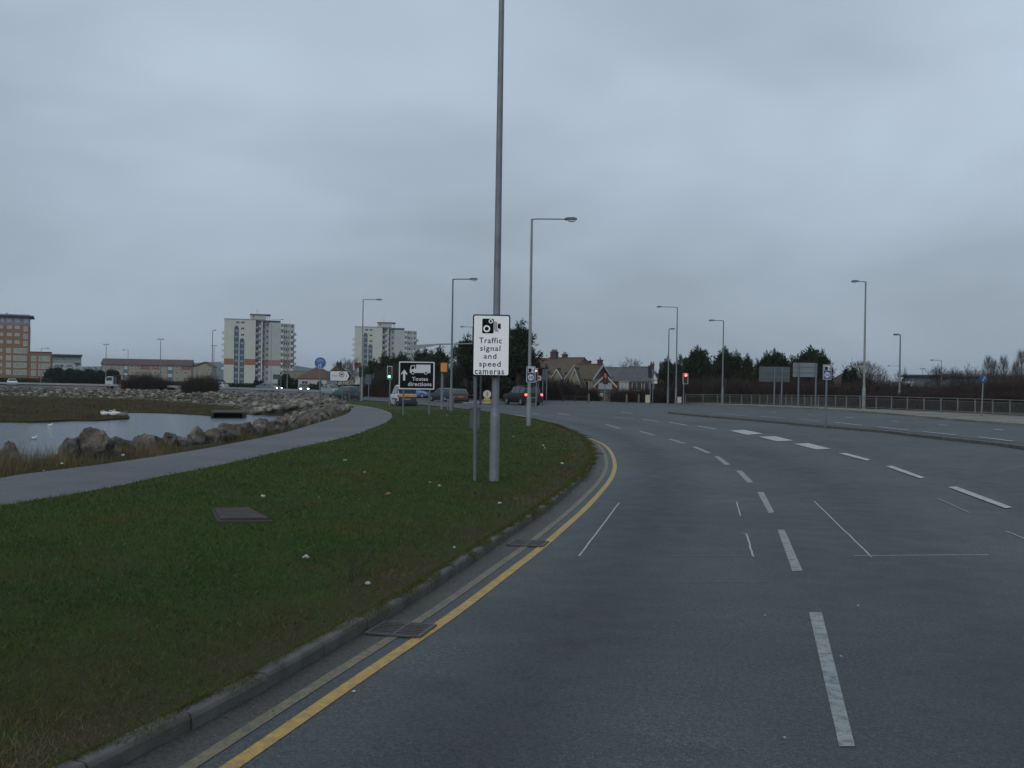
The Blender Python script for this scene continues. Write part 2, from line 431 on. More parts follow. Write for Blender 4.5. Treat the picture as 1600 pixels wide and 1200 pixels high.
# kerb line, the foot of the kerb face (photo measurements turned into ground points)
kp = [(200, 1197), (325, 1137), (420, 1080), (500, 1029), (570, 987), (640, 947), (700, 908), (760, 862), (820, 823), (880, 778), (908, 752), (924, 732), (929, 716), (923, 700), (910, 685), (882, 671), (856, 663), (820, 655), (780, 649), (740, 643.3), (700, 639), (650, 634), (590, 628.5), (518, 624)]
K = [gp(*p) for p in kp]
d0 = (K[1]-K[0]).normalized(); K = [K[0]-d0*14, K[0]-d0*6]+K
KERB = relax(resample(smooth(K, 8), 0.5), 14)
KERBR = resample(KERB, 0.25)
KN = np.array([[p.x, p.y] for p in KERBR[::4]])
def lane_attr(x, y):
    return float(segdist(np.array([[x, y]]), KN)[0])

# far side of the road: front of the right-hand verge
fp = [(1700, 678), (1600, 665.5), (1540, 661), (1440, 652.5), (1380, 647), (1300, 641), (1160, 634.5), (1080, 631.5), (1000, 629), (930, 627), (870, 625.2), (800, 623.6), (740, 622), (680, 620), (620, 618), (560, 616), (500, 614.3)]
FE = [gp(*p) for p in fp]
FE = [FE[0]+(FE[0]-FE[1]).normalized()*45]+FE
FARE = smooth(FE, 5)
# causeway carriageway running off to the left round the inlet
bank_far = [gp(540, 628), gp(500, 619), gp(440, 616), gp(300, 612), gp(200, 609.5), gp(90, 607), gp(0, 605), gp(-200, 602), gp(-400, 599)]
road_poly = [p for p in offset(KERB, 0.1)]
left_end = [b+Vector((-0.5, 2.0, 0)) for b in bank_far]
west = left_end[1:]+[Vector((left_end[-1].x-4, left_end[-1].y+32, 0))]+[Vector((b.x+2, b.y+34, 0)) for b in reversed(left_end[2:])]
poly = [Vector((KERB[0].x+40, KERB[0].y, 0))]
poly = [Vector((p.x, p.y, 0)) for p in road_poly]+[Vector((p.x, p.y, 0)) for p in west]+[Vector((p.x, p.y, 0)) for p in reversed(FARE)]+[Vector((FARE[0].x, KERB[0].y, 0))]
ROADPOLY = np.array([[p.x, p.y] for p in poly])
road = struct(sheet('road', poly, lambda x, y: G(x, y), A_ROAD, step=1.6, attr=('lane', lane_attr)))

# inlet outline at bank-top level
near_bank = [(-420, 800), (-200, 762), (0, 724), (75, 718), (150, 712), (200, 706), (250, 697.5), (300, 692), (350, 686), (400, 676), (450, 665), (500, 655), (530, 645), (545, 638)]
INL = [gp(*p) for p in near_bank]+[Vector((b.x, b.y, 0)) for b in bank_far]
INL.append(Vector((-190, 150, 0))); INL.append(Vector((-150, 40, 0)))
INP = np.array([[p.x, p.y] for p in INL])
WZ = -1.3
def depth_in(pts):
    d = segdist(pts, INP, True); d[~inside(pts, INP)] = 0
    w = np.where(pts[:, 1] > 100, 17.0, np.where(pts[:, 1] > 70, 9.0, 3.2)); t = np.clip(d/w, 0, 1)
    return -2.1*t*t*(3-2*t)
xs = np.concatenate([[-4000, -2500, -1500, -900, -600, -420, -300, -240], np.arange(-200, 14, 1.1), np.arange(16, 120, 4.0), [140, 180, 240, 340, 500, 800, 1300, 2200, 4000]])
ys = np.concatenate([[-400, -200, -100, -50, -20, -6], np.arange(2, 214, 1.1), [218, 225, 240, 260, 300, 380, 500, 700, 1000, 1500, 2300, 3600, 6000]])
GX, GY = np.meshgrid(xs, ys); pts = np.stack([GX.ravel(), GY.ravel()], 1)
zd = depth_in(pts)
tX = np.clip((pts[:, 0]-6)/26, 0, 1); tY = np.clip((pts[:, 1]-80)/45, 0, 1)
gz = 0.5*tX*tX*(3-2*tX)*(1-0.75*tY*tY*(3-2*tY))-0.06
nz = np.array([noise.noise(Vector((x*0.6, y*0.6, 0)))*0.06 for x, y in pts])*(zd < -0.02)
V = np.stack([pts[:, 0], pts[:, 1], gz+zd+nz], 1)
nx, ny = len(xs), len(ys); ii = np.arange(nx*ny).reshape(ny, nx)
Fq = np.stack([ii[:-1, :-1].ravel(), ii[:-1, 1:].ravel(), ii[1:, 1:].ravel(), ii[1:, :-1].ravel()], 1)
struct(put('ground', np_mesh('ground', V, Fq, M_GROUND)))
def groundz(x, y):
    p = np.array([[x, y]]); return G(x, y)-0.06+float(depth_in(p)[0])

# water
mw, t, b = node_mat('inlet_water'); b.inputs['Base Color'].default_value = (0.035, 0.065, 0.090, 1); b.inputs['Roughness'].default_value = 0.15; b.inputs['IOR'].default_value = 1.33
g = t.nodes.new('ShaderNodeNewGeometry'); mp = t.nodes.new('ShaderNodeMapping'); mp.inputs['Scale'].default_value = (1, 1.7, 1); t.links.new(g.outputs['Position'], mp.inputs[0])
bp = t.nodes.new('ShaderNodeBump'); bp.inputs['Strength'].default_value = 1.0; bp.inputs['Distance'].default_value = 0.12
t.links.new(tmath(t, 'ADD', tnoise(t, mp.outputs[0], 2.4, 4, 0.6), tnoise(t, mp.outputs[0], 0.7, 2)), bp.inputs['Height']); t.links.new(bp.outputs[0], b.inputs['Normal'])
wp = [(-188, 20), (-2, 20), (-2, 130), (-20, 185), (-188, 205)]
struct(sheet('water', wp, lambda x, y: WZ, mw, step=12))

# salt marsh, a low brown island edge above the water
mpx = [(-420, 667), (-100, 662), (0, 660), (40, 660.5), (75, 660), (110, 658), (150, 658), (180, 656), (202, 654.5), (196, 649), (192, 645.5), (220, 645), (262, 646), (300, 648), (330, 650), (345, 650)]
MR = [onz(px, py, WZ) for px, py in mpx]
mtop = [at(400, 640, 112), at(380, 640, 124), at(300, 634, 138), at(200, 620, 158), at(0, 614, 180), at(-420, 610, 190)]
mpoly = smooth([Vector((p.x, p.y, 0)) for p in MR], 4)+[Vector((p.x, p.y, 0)) for p in mtop]
MP = np.array([[p.x, p.y] for p in mpoly])
struct(sheet('salt_marsh', mpoly, lambda x, y: WZ+0.13+0.07*noise.noise(Vector((x*0.3, y*0.3, 3))), M_MARSH, step=2.5, thick=0.25))

# footpath
pl = [(-260, 803), (0, 747), (75, 736), (169, 724), (244, 713), (300, 704), (340, 697), (440, 677), (490, 662.5), (527, 652), (543, 646), (549, 640), (545, 635.5), (531, 632)]
pr = [(-260, 852), (0, 794.5), (94, 779), (187, 762), (240, 750), (340, 730), (440, 707), (540, 685), (577, 672), (602, 662), (612, 652), (607, 645), (590, 639.5), (565, 634.8), (535, 631)]
PZ = 0.05
PL = smooth([gp(a, b_, PZ) for a, b_ in pl], 6); PR = smooth([gp(a, b_, PZ) for a, b_ in pr], 6)
# thin out the far end of the path so that it keeps a real width
path_poly = [Vector((p.x, p.y, 0)) for p in PL]+[Vector((p.x, p.y, 0)) for p in reversed(PR)]
struct(sheet('footpath', path_poly, lambda x, y: PZ, A_PATH, step=1.5, thick=0.05))
M_EDGE = mat('path_edging_concrete', (0.24, 0.235, 0.215), 0.9, var=0.4, vscale=5)
ed = resample([p for p in PR if p.y < 105], 0.915)
edg = struct(put('path_edging', None))
proto = None
for i, (a, b_) in enumerate(zip(ed, ed[1:])):
    if a.y < 8 or i > 290: continue
    if proto is None: proto = MB().box(0.008, 0.907, -0.028, 0.028, -0.12, 0.0).mesh('edging_slab', M_EDGE, bevel=0.006)
    d = b_-a
    o = put('edging_slab', proto, edg, (a.x, a.y, 0.105+rnd.uniform(-.012, .006)), math.atan2(d.y, d.x)+rnd.uniform(-.012, .012))

# verge turf between kerb and path
KB = offset(KERB, 0.125)
vp = [Vector((p.x, p.y, 0)) for p in KB if p.y > -9]
vp += [Vector((p.x, p.y, 0)) for p in reversed(offset(PR, 0.0))]
vp += [Vector((-40, -9, 0))]
VP = np.array([[p.x, p.y] for p in vp])
PRN = np.array([[p.x, p.y] for p in PR]); KBN = np.array([[p.x, p.y] for p in KB])
def wear_f(x, y):
    d = float(segdist(np.array([[x, y]]), KBN)[0]); return max(0, 1-d/1.9)**0.8
def vz(x, y):
    p = np.array([[x, y]]); dk = float(segdist(p, KBN)[0]); dp = float(segdist(p, PRN)[0])
    h = min(1, min(dk, dp)/2.0)
    return 0.095+0.05*h*(0.5+noise.noise(Vector((x*0.35, y*0.35, 1))))+0.012*noise.noise(Vector((x*3, y*3, 5)))
verge = struct(sheet('grass_verge', vp, vz, M_VERGE, step=0.7, attr=('wear', wear_f)))

# kerb, one stone after another
KS = resample(KERB, 0.915)
kerb = struct(put('kerb', None))
kst = [MB().prism([(0, -0.05), (0, 0.075), (0.012, 0.098), (0.028, 0.104), (0.125, 0.104), (0.125, -0.05)], 0.007, 0.906, 'x').mesh('kerb_stone', M_KERB, bevel=0.004) for _ in range(1)][0]
far_k = MB(); nst = 0
joint = MB()
for a, b_ in zip(KS, KS[1:]):
    d = b_-a; ang = math.atan2(d.y, d.x); jz = rnd.uniform(-.007, .007); jo = rnd.uniform(-.006, .006)
    if nst < 110:
        if a.y > 2: 
            put('kerb_stone', kst, kerb, (a.x-math.sin(ang)*jo, a.y+math.cos(ang)*jo, G(a.x, a.y)+jz), (0, 0, ang+rnd.uniform(-.006, .006))); nst += 1
    else:
        nrm = Vector((-math.sin(ang), math.cos(ang), 0)); 
        q = [a, b_, b_+nrm*0.125, a+nrm*0.125]
        far_k.add([(p.x, p.y, -0.02) for p in q]+[(p.x, p.y, 0.104) for p in q], [(0, 1, 5, 4), (4, 5, 6, 7), (1, 2, 6, 5), (3, 0, 4, 7), (2, 3, 7, 6)])
if far_k.v: stuff(far_k.build('kerb_stones', M_KERB, kerb))

# gutter dirt strip and the two yellow lines
YEL = paint('yellow_paint', (0.50, 0.30, 0.045), 0.5, hole=0.44); YELF = paint('yellow_paint_worn', (0.185, 0.145, 0.072), 0.9, under=(0.066, 0.062, 0.055), hole=0.44)
WHT = paint('white_paint', (0.46, 0.47, 0.46), 0.6, hole=0.42); WHTN = paint('white_paint_worn', (0.29, 0.30, 0.29), 0.85, hole=0.42)
CHK = paint('chalk_line', (0.40, 0.43, 0.46), 0.6, hole=0.40); CHKF = paint('chalk_line_faint', (0.20, 0.225, 0.25), 0.8, hole=0.48)
yo = [(360, 1200), (505, 1100), (585, 1043), (641, 1007), (684, 979), (722, 953), (772, 912), (844, 858), (880, 826), (912, 798), (936, 772), (955, 748), (961, 728), (956, 709), (944, 695), (926, 687), (912, 683)]
YO = [gp(*p) for p in yo]; dd = (YO[1]-YO[0]).normalized(); YO = relax(resample(smooth([YO[0]-dd*8]+YO, 10), 0.5), 6)
kk = [p for p in KERB if p.y < YO[-1].y+2]
strip('yellow_line', offset(YO, -0.05), offset(YO, 0.055), YEL, road, 0.0045)
yi = offset(YO, 0.22); strip('yellow_line', offset(yi, -0.045), offset(yi, 0.05), YELF, road, 0.0045)
gk = []
kv = [Vector((p.x, p.y, 0)) for p in KERB]
for p in yi:
    q = min(kv, key=lambda k_: (k_.x-p.x)**2+(k_.y-p.y)**2); gk.append(q)
strip('gutter_strip', offset(yi, 0.0), [q+Vector((0, 0, 0)) for q in gk], A_GUT, road, 0.002)

# gully gratings set in the gutter
M_IRON = mat('cast_iron', (0.075, 0.073, 0.072), 0.65, metal=0.3, var=0.3, vscale=12, bump=0.3)
def gully(c1, label, w=0.46, l=0.46):
    a = gp(*c1); q = min(range(len(KERB)-1), key=lambda i: (KERB[i]-a).length); d = KERB[q+1]-KERB[q]; ang = math.atan2(d.y, d.x)
    g_ = thing('gully_grating', label, 'drain grating', (a.x, a.y, G(a.x, a.y)+0.006), ang)
    MB().box(-l/2, l/2, -w/2, w/2, 0, 0.004).build('sump', mat('black_void', (0.006, 0.006, 0.006), 1, spec=0), g_)
    f = MB()
    for s_ in (-1, 1): f.box(-l/2, l/2, s_*w/2-0.018, s_*w/2+0.018, 0.002, 0.014); f.box(s_*l/2-0.018, s_*l/2+0.018, -w/2+.018, w/2-.018, 0.002, 0.014)
    f.build('frame', M_IRON, g_)
    for k in range(7):
        x_ = -l/2+0.055+k*(l-0.11)/6; MB().box(x_-0.009, x_+0.009, -w/2+.018, w/2-.018, 0.003, 0.012, rot=0.0).build('bar', M_IRON, g_)
    MB().box(-l/2+.018, l/2-.018, -0.012, 0.012, 0.004, 0.013).build('cross_bar', M_IRON, g_)
gully((627, 985), 'large black slotted drain grating in the gutter, nearest to the camera')
gully((825, 850), 'middle drain grating beside the double yellow lines, shaded brown')
gully((931, 709), 'farthest small drain grating where the yellow lines bend')

# lane markings
def marking(quad, m=WHT, dz=0.0045):
    P = [gp(*q) for q in quad]
    k = 8; Lh = [P[0]+(P[3]-P[0])*(i/k) for i in range(k+1)]; Rh = [P[1]+(P[2]-P[1])*(i/k) for i in range(k+1)]
    strip('lane_marking', Lh, Rh, m, road, dz)
def dash(p, q, w=0.1, m=WHT):
    w *= 1.5
    a, b_ = gp(*p), gp(*q); d = b_-a; d.z = 0; d.normalize(); n_ = Vector((-d.y, d.x, 0))*w/2
    k = 6; pts_ = [a+(b_-a)*(i/k) for i in range(k+1)]
    strip('lane_marking', [x_+n_ for x_ in pts_], [x_-n_ for x_ in pts_], m, road, 0.0045)
for q in ([(1264, 957), (1284, 957), (1336, 1167), (1311, 1167)], [(1215, 828), (1226, 828), (1254, 892), (1238, 893)], [(1183, 769), (1193, 769), (1210, 801), (1201, 802)],
          [(1150, 735.5), (1159, 735.5), (1177, 754), (1168, 754.5)], [(1116, 713), (1123, 713), (1141, 726), (1133, 726.5)]):
    marking(q, WHTN)
for p, q in (((1084, 698), (1108, 708)), ((1046, 686), (1070, 693)), ((1000, 674), (1022, 680)), ((947, 663), (968, 669.5))): dash(p, q, 0.11, WHTN)
for q in ([(1140, 673), (1163, 672), (1192, 678), (1167, 680)], [(1185, 683), (1211, 682), (1240, 689), (1214, 690)], [(1240, 694), (1263, 693), (1299, 702), (1275, 703)],
          [(1310, 709), (1322, 708.5), (1361, 719), (1354, 720.5)], [(1384, 729.5), (1394, 728.5), (1445, 747), (1438, 748.5)], [(1481, 762), (1494, 761), (1582, 794), (1571, 795.5)]):
    marking(q, WHT)
for p, q in (((1090, 666), (1118, 671)), ((1045, 660), (1074, 665)), ((1003, 655), (1030, 659)), ((960, 652), (990, 654)), ((970, 644), (988, 646.5)), ((872, 646), (890, 649)), ((804, 648), (824, 651.5)), ((832, 646), (844, 647.5))): dash(p, q, 0.1, WHT)
for p, q in (((1189, 651), (1226, 653.5)), ((1245, 655), (1281, 658)), ((1304, 660), (1348, 665)), ((1370, 667), (1419, 672.5)), ((1443, 675), (1495, 680)), ((1527, 683), (1584, 690)), ((1130, 647.5), (1165, 649.5)),
             ((1203, 644), (1212, 644.8)), ((1262, 648), (1272, 648.8)), ((1321, 652), (1334, 653.3)), ((1392, 658), (1404, 659)), ((1467, 664), (1481, 665.4)), ((1553, 671), (1567, 672.8)), ((920, 631.5), (955, 632.6)), ((1625, 695), (1690, 704))): dash(p, q, 0.11, WHT)
for p, q, w_, m_ in (((905, 869), (967, 786), .022, CHK), ((893, 821), (1210, 821), .016, CHKF), ((1272, 783), (1362, 871), .022, CHK), ((1335, 868.5), (1545, 867), .028, CHK), ((1151, 784), (1157, 806), .02, CHK),
                     ((1158, 833), (1166, 834), .02, CHK), ((1166, 834), (1177, 870), .024, CHK), ((1050, 868.5), (1177, 869), .016, CHKF), ((1050, 910), (1200, 910), .016, CHKF), ((1312, 834), (1600, 834), .016, CHKF),
                     ((1466, 780), (1515, 802), .02, CHK), ((1573, 831), (1612, 847), .025, CHK), ((1285, 818), (1345, 818), .016, CHKF), ((1262, 783), (1360, 783), .016, CHKF)):
    a, b_ = gp(*p), gp(*q); d = (b_-a); d.z = 0; d.normalize(); n_ = Vector((-d.y, d.x, 0))*w_/2; k = 10
    P_ = [a+(b_-a)*(i/k)+Vector((rnd.uniform(-.006, .006), rnd.uniform(-.01, .01), 0)) for i in range(k+1)]
    strip('survey_line', [x_+n_ for x_ in P_], [x_-n_ for x_ in P_], m_, road, 0.004)

# central reserve: a long narrow kerbed strip
cr = [(1720, 713), (1600, 698), (1557, 692), (1490, 685), (1407, 676), (1380, 672.8), (1290, 665.5), (1237, 660.7), (1160, 654), (1090, 648.5), (1043, 644)]
CRL = smooth([gp(*p, 0.1) for p in cr], 6); CRL = [CRL[0]+(CRL[0]-CRL[1]).normalized()*30]+CRL
CB = offset(CRL, -0.62)
ri = struct(sheet('central_reserve', [Vector((p.x, p.y, 0)) for p in CRL]+[Vector((p.x, p.y, 0)) for p in reversed(CB)], lambda x, y: G(x, y)+0.10, mat('reserve_top', (0.085, 0.085, 0.078), 0.9, var=0.35, vscale=3), step=3))
ks2 = MB()
for cc, s_ in ((CRL, 1), (CB, -1)):
    rs = resample(cc, 0.915); n_st = 0
    for a, b_ in zip(rs, rs[1:]):
        d = b_-a; ang = math.atan2(d.y, d.x)
        if s_ == 1 and 12 < a.x < 60 and n_st < 75:
            put('kerb_stone', kst, ri, (a.x+math.sin(ang)*0.0, a.y, G(a.x, a.y)+rnd.uniform(-.004, .004)+0.006), (0, 0, ang+math.pi), ) .location += Vector((d.x, d.y, 0)) ; n_st += 1
        else:
            nrm = Vector((-math.sin(ang), math.cos(ang), 0))*0.12*(1 if s_ == 1 else -1)
            q = [a, b_, b_+nrm*-1, a+nrm*-1]; z0 = G(a.x, a.y)
            ks2.add([(p.x, p.y, z0-.03) for p in q]+[(p.x, p.y, z0+0.112) for p in q], [(0, 1, 5, 4), (4, 5, 6, 7), (1, 2, 6, 5), (3, 0, 4, 7), (2, 3, 7, 6)])
stuff(ks2.build('kerb_stones', M_KERB, ri))
# small refuge island with the keep-left bollard
isl = [gp(*p) for p in ((722, 631), (776, 632), (784, 629.5), (770, 627.5), (730, 627.5))]
isl_o = struct(sheet('traffic_island', [Vector((p.x, p.y, 0)) for p in isl], lambda x, y: 0.1, mat('island_paving', (0.16, 0.16, 0.15), 0.9, var=0.3, vscale=2), step=1.5, thick=0.1))

# right-hand verge, paved strip in front of the railing
FV = [p for p in FARE]
back = offset(FV, -3.4)
M_RV = mat('pale_verge', (0.20, 0.185, 0.15), 0.92, var=0.25, vscale=1.5, col2=(0.13, 0.13, 0.105), c2scale=0.5)
RB = smooth([gp(*p, 0.1) for p in ((1760, 668), (1600, 651.5), (1487, 645), (1380, 640), (1300, 636.8), (1194, 632.3), (1120, 630.4), (1066, 629.6))], 6)
RB = [RB[0]+(RB[0]-RB[1]).normalized()*40]+RB
rv = struct(sheet('pavement', [Vector((p.x, p.y, 0)) for p in FV if p.y < RB[-1].y-1]+[Vector((p.x, p.y, 0)) for p in reversed(offset(RB, -0.6))], lambda x, y: G(x, y)+0.10, M_RV, step=3, thick=0.1))
# far turf behind the junction
far_g = [Vector((p.x, p.y, 0)) for p in offset(FV, -3.4)][::-1]
M_LAWN = grassy('far_turf', [(0.3, (0.03, 0.05, 0.012)), (0.5, (0.042, 0.055, 0.016)), (0.7, (0.055, 0.05, 0.02))])

# hills on the skyline
mh = mat('hill_woodland', (0.035, 0.05, 0.045), 0.95, var=0.3, vscale=0.01)
HV, HF = [], []
for j in range(2):
    Yh = 2600+j*500
    for i in range(121):
        x_ = -2600+i*45; e_ = 70*max(0, 0.55+0.9*noise.noise(Vector((x_/640+3.3, j*5, 0)))+0.18*noise.noise(Vector((x_/120, j, 2))))*(0.5+0.5*math.tanh((-x_-250)/500)) + 4
        HV += [(x_, Yh-260, -2), (x_, Yh, e_), (x_, Yh+300, -2)]
    o_ = j*363
    for i in range(120):
        for k in range(2): HF.append((o_+3*i+k, o_+3*i+3+k, o_+3*i+4+k, o_+3*i+1+k))
struct(put('hills', np_mesh('hills', HV, HF, mh)))

# ---------------------------------------------------------------- air
hz_m = bpy.data.materials.new('haze'); hz_m.use_nodes = True; t_ = hz_m.node_tree; t_.nodes.clear()
o_ = t_.nodes.new('ShaderNodeOutputMaterial'); v_ = t_.nodes.new('ShaderNodeVolumePrincipled')
v_.inputs['Color'].default_value = (0.80, 0.86, 0.92, 1); v_.inputs['Density'].default_value = 0.00013; v_.inputs['Anisotropy'].default_value = 0.2
t_.links.new(v_.outputs[0], o_.inputs['Volume'])
hz_ = MB().box(-4010, 4010, -410, 6010, -3.3, 95.0).build('haze', hz_m); hz_['kind'] = 'stuff'
# ---------------------------------------------------------------- street furniture
GALV = mat('galvanised_steel', (0.16, 0.185, 0.195), 0.55, metal=0.35, var=0.15, vscale=2)
GALVD = mat('weathered_steel_column', (0.17, 0.19, 0.215), 0.6, metal=0.25, var=0.2, vscale=3)
GALVP = mat('pale_painted_column', (0.215, 0.245, 0.245), 0.6, metal=0.15, var=0.15, vscale=2)
POSTG = mat('grey_sign_post', (0.12, 0.145, 0.165), 0.6, metal=0.2, var=0.15, vscale=3)
SIGNB = mat('sign_back_grey', (0.075, 0.095, 0.11), 0.65, metal=0.2, var=0.12, vscale=2)
BLACK = mat('black_print', (0.008, 0.008, 0.010), 0.85, spec=0.15)
BLKH = mat('signal_black', (0.014, 0.015, 0.017), 0.5)
WHS = mat('reflective_white', (0.90, 0.91, 0.93), 0.35, spec=0.6)
WH2 = mat('sign_white', (0.55, 0.58, 0.60), 0.5)
GLAS = mat('lamp_glass', (0.45, 0.47, 0.5), 0.25)
LANT = mat('lantern_grey', (0.10, 0.115, 0.13), 0.5, metal=0.2)

def lamp(pb, pt, arm=None, label='', r=0.1, H=None, m=None, Y=None, side=None, base_h=1.5, br=1.4, dbl=False, cat='lamp post', dz=0.1):
    m = m or GALV
    b = gp(*pb, dz) if Y is None else base(pb[0], Y, dz)
    top = at(pt[0], pt[1], b.y); h = H or (top.z-b.z)
    t = thing('street_lamp', label, cat, b, 0, 'street lamps along the roads'); r *= (.82 if H is None else 1)
    n = 12 if b.y < 60 else 8
    MB().tube((0, 0, -.1), (0, 0, base_h), r*br, r*br, n).tube((0, 0, base_h), (0, 0, base_h+0.16), r*br, r*0.98, n).build('base_section', m, t, smooth_=True)
    MB().tube((0, 0, base_h+.16), (0, 0, h), r*0.98, r*0.62, n).build('column', m, t, smooth_=True)
    if br > 1.5 and b.y < 60: MB().box(-.05, .05, -r*br-.008, -r*br+.03, .5, 1.15).build('inspection_door', m, t, bevel=.006)
    def head(sx, L):
        hl = 0.62; 
        MB().path([(0, 0, h-.03), (sx*0.25, 0, h+.0), (sx*(L-hl+.05), 0, h+.01)], 0.032 if b.y < 70 else 0.04, 6).build('arm', m, t)
        x0, x1 = L-hl, L
        k = MB()
        prof = [(x0, .02), (x0+.1, .085), (x1-.15, .1), (x1, .035), (x1-.03, -.03), (x0+.03, -.035)]
        k.prism([(sx*a, h+c) for a, c in prof], -.14, .14)
        hd = k.build('lamp_head', LANT, t, bevel=.02)
        MB().prism([(sx*(x0+.16), h-.034), (sx*(x1-.06), h-.03), (sx*(x1-.13), h-.10), (sx*(x0+.25), h-.11)], -.11, .11).build('lens', GLAS, hd)
    if arm is not None:
        L = abs(at(arm, pt[1], b.y).x-top.x); s_ = 1 if arm > pt[0] else -1; head(s_, max(L, .7))
        if dbl: head(-s_, max(L, .7))
    return t
lamp((772, 752), (786, 0), 900, 'tall dark grey lamp column in front, carrying the white camera sign, top out of frame', r=0.083, H=12.5, m=GALVD, base_h=1.36, br=1.28, dz=0.1)
lamp((826, 666), (835, 342), 906, 'tall pale grey street lamp with blue camera plate at the tip of the grass', r=0.105, m=GALVP, base_h=1.3, br=1.35)
lamp((704.5, 643), (708, 436), 747, 'street lamp right of the orange speed camera, arm to the right', r=.1)
lamp((565, 626), (568.5, 468), 598, 'street lamp standing in front of the second white tower block', r=.1, m=GALVP)
lamp((1056, 630), (1057.5, 480), 1025, 'street lamp with long left arm beside the small white cabinet', r=.11)
lamp((1043.5, 629), (1047, 514), 1052, 'shorter street lamp just left of the one by the white cabinet', r=.11)
lamp((1128.5, 631.5), (1132, 501), 1109, 'street lamp with signal box on it, rising from the railing before the pines', r=.11)
lamp((1349.5, 637), (1354.5, 440), 1332, 'tallest street lamp on the right side, beside the round bare tree', r=.13, m=GALVP)
lamp((1405, 634), (1406.5, 523), 1400, 'street lamp with very short arm behind the right railing', r=.13, Y=105)
lamp((1470, 630), (1472.5, 563), 1455, 'small distant street lamp in front of the dark flat-roofed building', r=.1, Y=170)
lamp((737, 620.5), (741, 511), 721, 'street lamp half hidden behind the white camera sign, arm to the left', r=.11)
lamp((250, 606), (250.5, 530), 254, 'twin-headed street lamp behind the long low block of flats', r=.12, Y=205, dbl=True)
lamp((331, 606), (332, 516), 336, 'taller of two street lamps between low flats and first tower', r=.13, Y=205)
lamp((333.6, 606), (334.2, 540), 331, 'shorter of two street lamps between low flats and first tower', r=.12, Y=260, dbl=True)
lamp((165, 604), (166, 538), 168, 'distant street lamp at the left end of the low flats', r=.12, Y=235, dbl=True)
lamp((199.4, 604), (199.8, 547), 191, 'thin distant street lamp over the roof of the low flats', r=.1, Y=235)
lamp((63.5, 603), (64, 544), 76, 'thin distant street lamp in front of the brick flats wing', r=.08, Y=215)
lamp((423, 606), (422.5, 499), 441, 'street lamp reaching right above the roof of the first tower', r=.09, Y=230, m=GALVP)
lamp((448.5, 608), (449, 532), 442, 'street lamp in front of the right wing of the first tower', r=.1, Y=190)
lamp((1441, 612), (1442, 576), 1444, 'tiny distant street lamp over the left end of the dark flat roof', r=.1, Y=260, dbl=True)
lamp((1406, 612), (1405.5, 572), 1385, 'thin far street lamp with long left arm behind short-armed lamp', r=.09, Y=230)

# ---- main sign
def rr(x0, x1, z0, z1, r, n=5):
    out = []
    for cx, cz, a0 in ((x1-r, z1-r, 0), (x0+r, z1-r, 90), (x0+r, z0+r, 180), (x1-r, z0+r, 270)):
        for k in range(n+1):
            a = R(a0+90*k/n); out.append((cx+r*math.cos(a), cz+r*math.sin(a)))
    return out
b0 = gp(742, 752, 0.1); YS = b0.y-0.16; s_ = FOC/YS
sg = thing('camera_warning_sign', 'tall white sign reading Traffic signal and speed cameras on grey post and column', 'road sign', (b0.x, YS, b0.z))
def sx(u, v):       # zoomed photo coordinates -> sign plane (x, z)
    px, py = 680+u/5.4526, 460+v/5.4545; p = at(px, py, YS)
    return (p.x-b0.x)*math.cos(ROLL)+(p.z-b0.z)*0, p.z-b0.z
def SX(u): return at(680+u/5.4526, 540, YS).x-b0.x
def SZ(v): return at(768, 460+v/5.4545, YS).z-b0.z
x0, x1, z0, z1 = SX(318), SX(637), SZ(697), SZ(172)
MB().prism(rr(x0, x1, z0, z1, 0.045), 0, 0.012).build('sign_plate', BLACK, sg)
MB().prism(rr(x0+.026, x1-.026, z0+.026, z1-.026, 0.03), -0.0015, 0.002).build('white_face', WHS, sg)
MB().box(x0+.03, x1-.03, .012, .04, z0+.2, z0+.25).box(x0+.03, x1-.03, .012, .04, z1-.3, z1-.25).build('back_rail', GALV, sg)
MB().tube((0, .16, -.1), (at(745, 500, YS).x-b0.x-.03, .1, z1-.12), 0.038, n=12).build('post', POSTG, sg, smooth_=True)
ic = MB().prism(rr(SX(398), SX(496), SZ(333), SZ(207), 0.025), -.003, 0)
icon = ic.build('camera_symbol', BLACK, sg)
for u_, v_, r1, r2 in ((470, 229, .0435, .0235), (437, 293, .071, .041)):
    MB().disc(SX(u_), SZ(v_), r1, -.0045, -.0028).build('lens_ring', WHS, sg); MB().disc(SX(u_), SZ(v_), r2, -.006, -.004).build('lens_centre', BLACK, sg)
q = MB()
for u, v0, v1 in ((503, 228, 300), (512, 232, 303), (521, 236, 304)): q.box(SX(u)-.006, SX(u)+.006, -.003, 0, SZ(v1), SZ(v0))
q.box(SX(503), SX(533), -.003, 0, SZ(306)-.005, SZ(306)+.004).box(SX(503), SX(533), -.003, 0, SZ(316)-.004, SZ(316)+.004).box(SX(533)-.005, SX(533)+.004, -.0025, 0, SZ(316), SZ(240))
q.prism([(SX(530), SZ(252)), (SX(542), SZ(252)), (SX(545), SZ(246)), (SX(556), SZ(248)), (SX(556), SZ(294)), (SX(545), SZ(294)), (SX(542), SZ(288)), (SX(530), SZ(288))], -.0035, -.0005)
q.build('flash_symbol', BLACK, sg)
for wd, u0, u1, v0, v1 in (('Traffic', 373, 567, 368, 417), ('signal', 383, 556, 436, 496), ('and', 415, 523, 504, 549), ('speed', 377, 560, 570, 630), ('cameras', 340, 590, 646, 682)):
    text(wd, SX(u1)-SX(u0), SZ(v0)-SZ(v1), BLACK, 'lettering', sg, (SX(u0)+SX(u1))/2, SZ(v1), -.0015, bold=0.011, spacing=1.14)

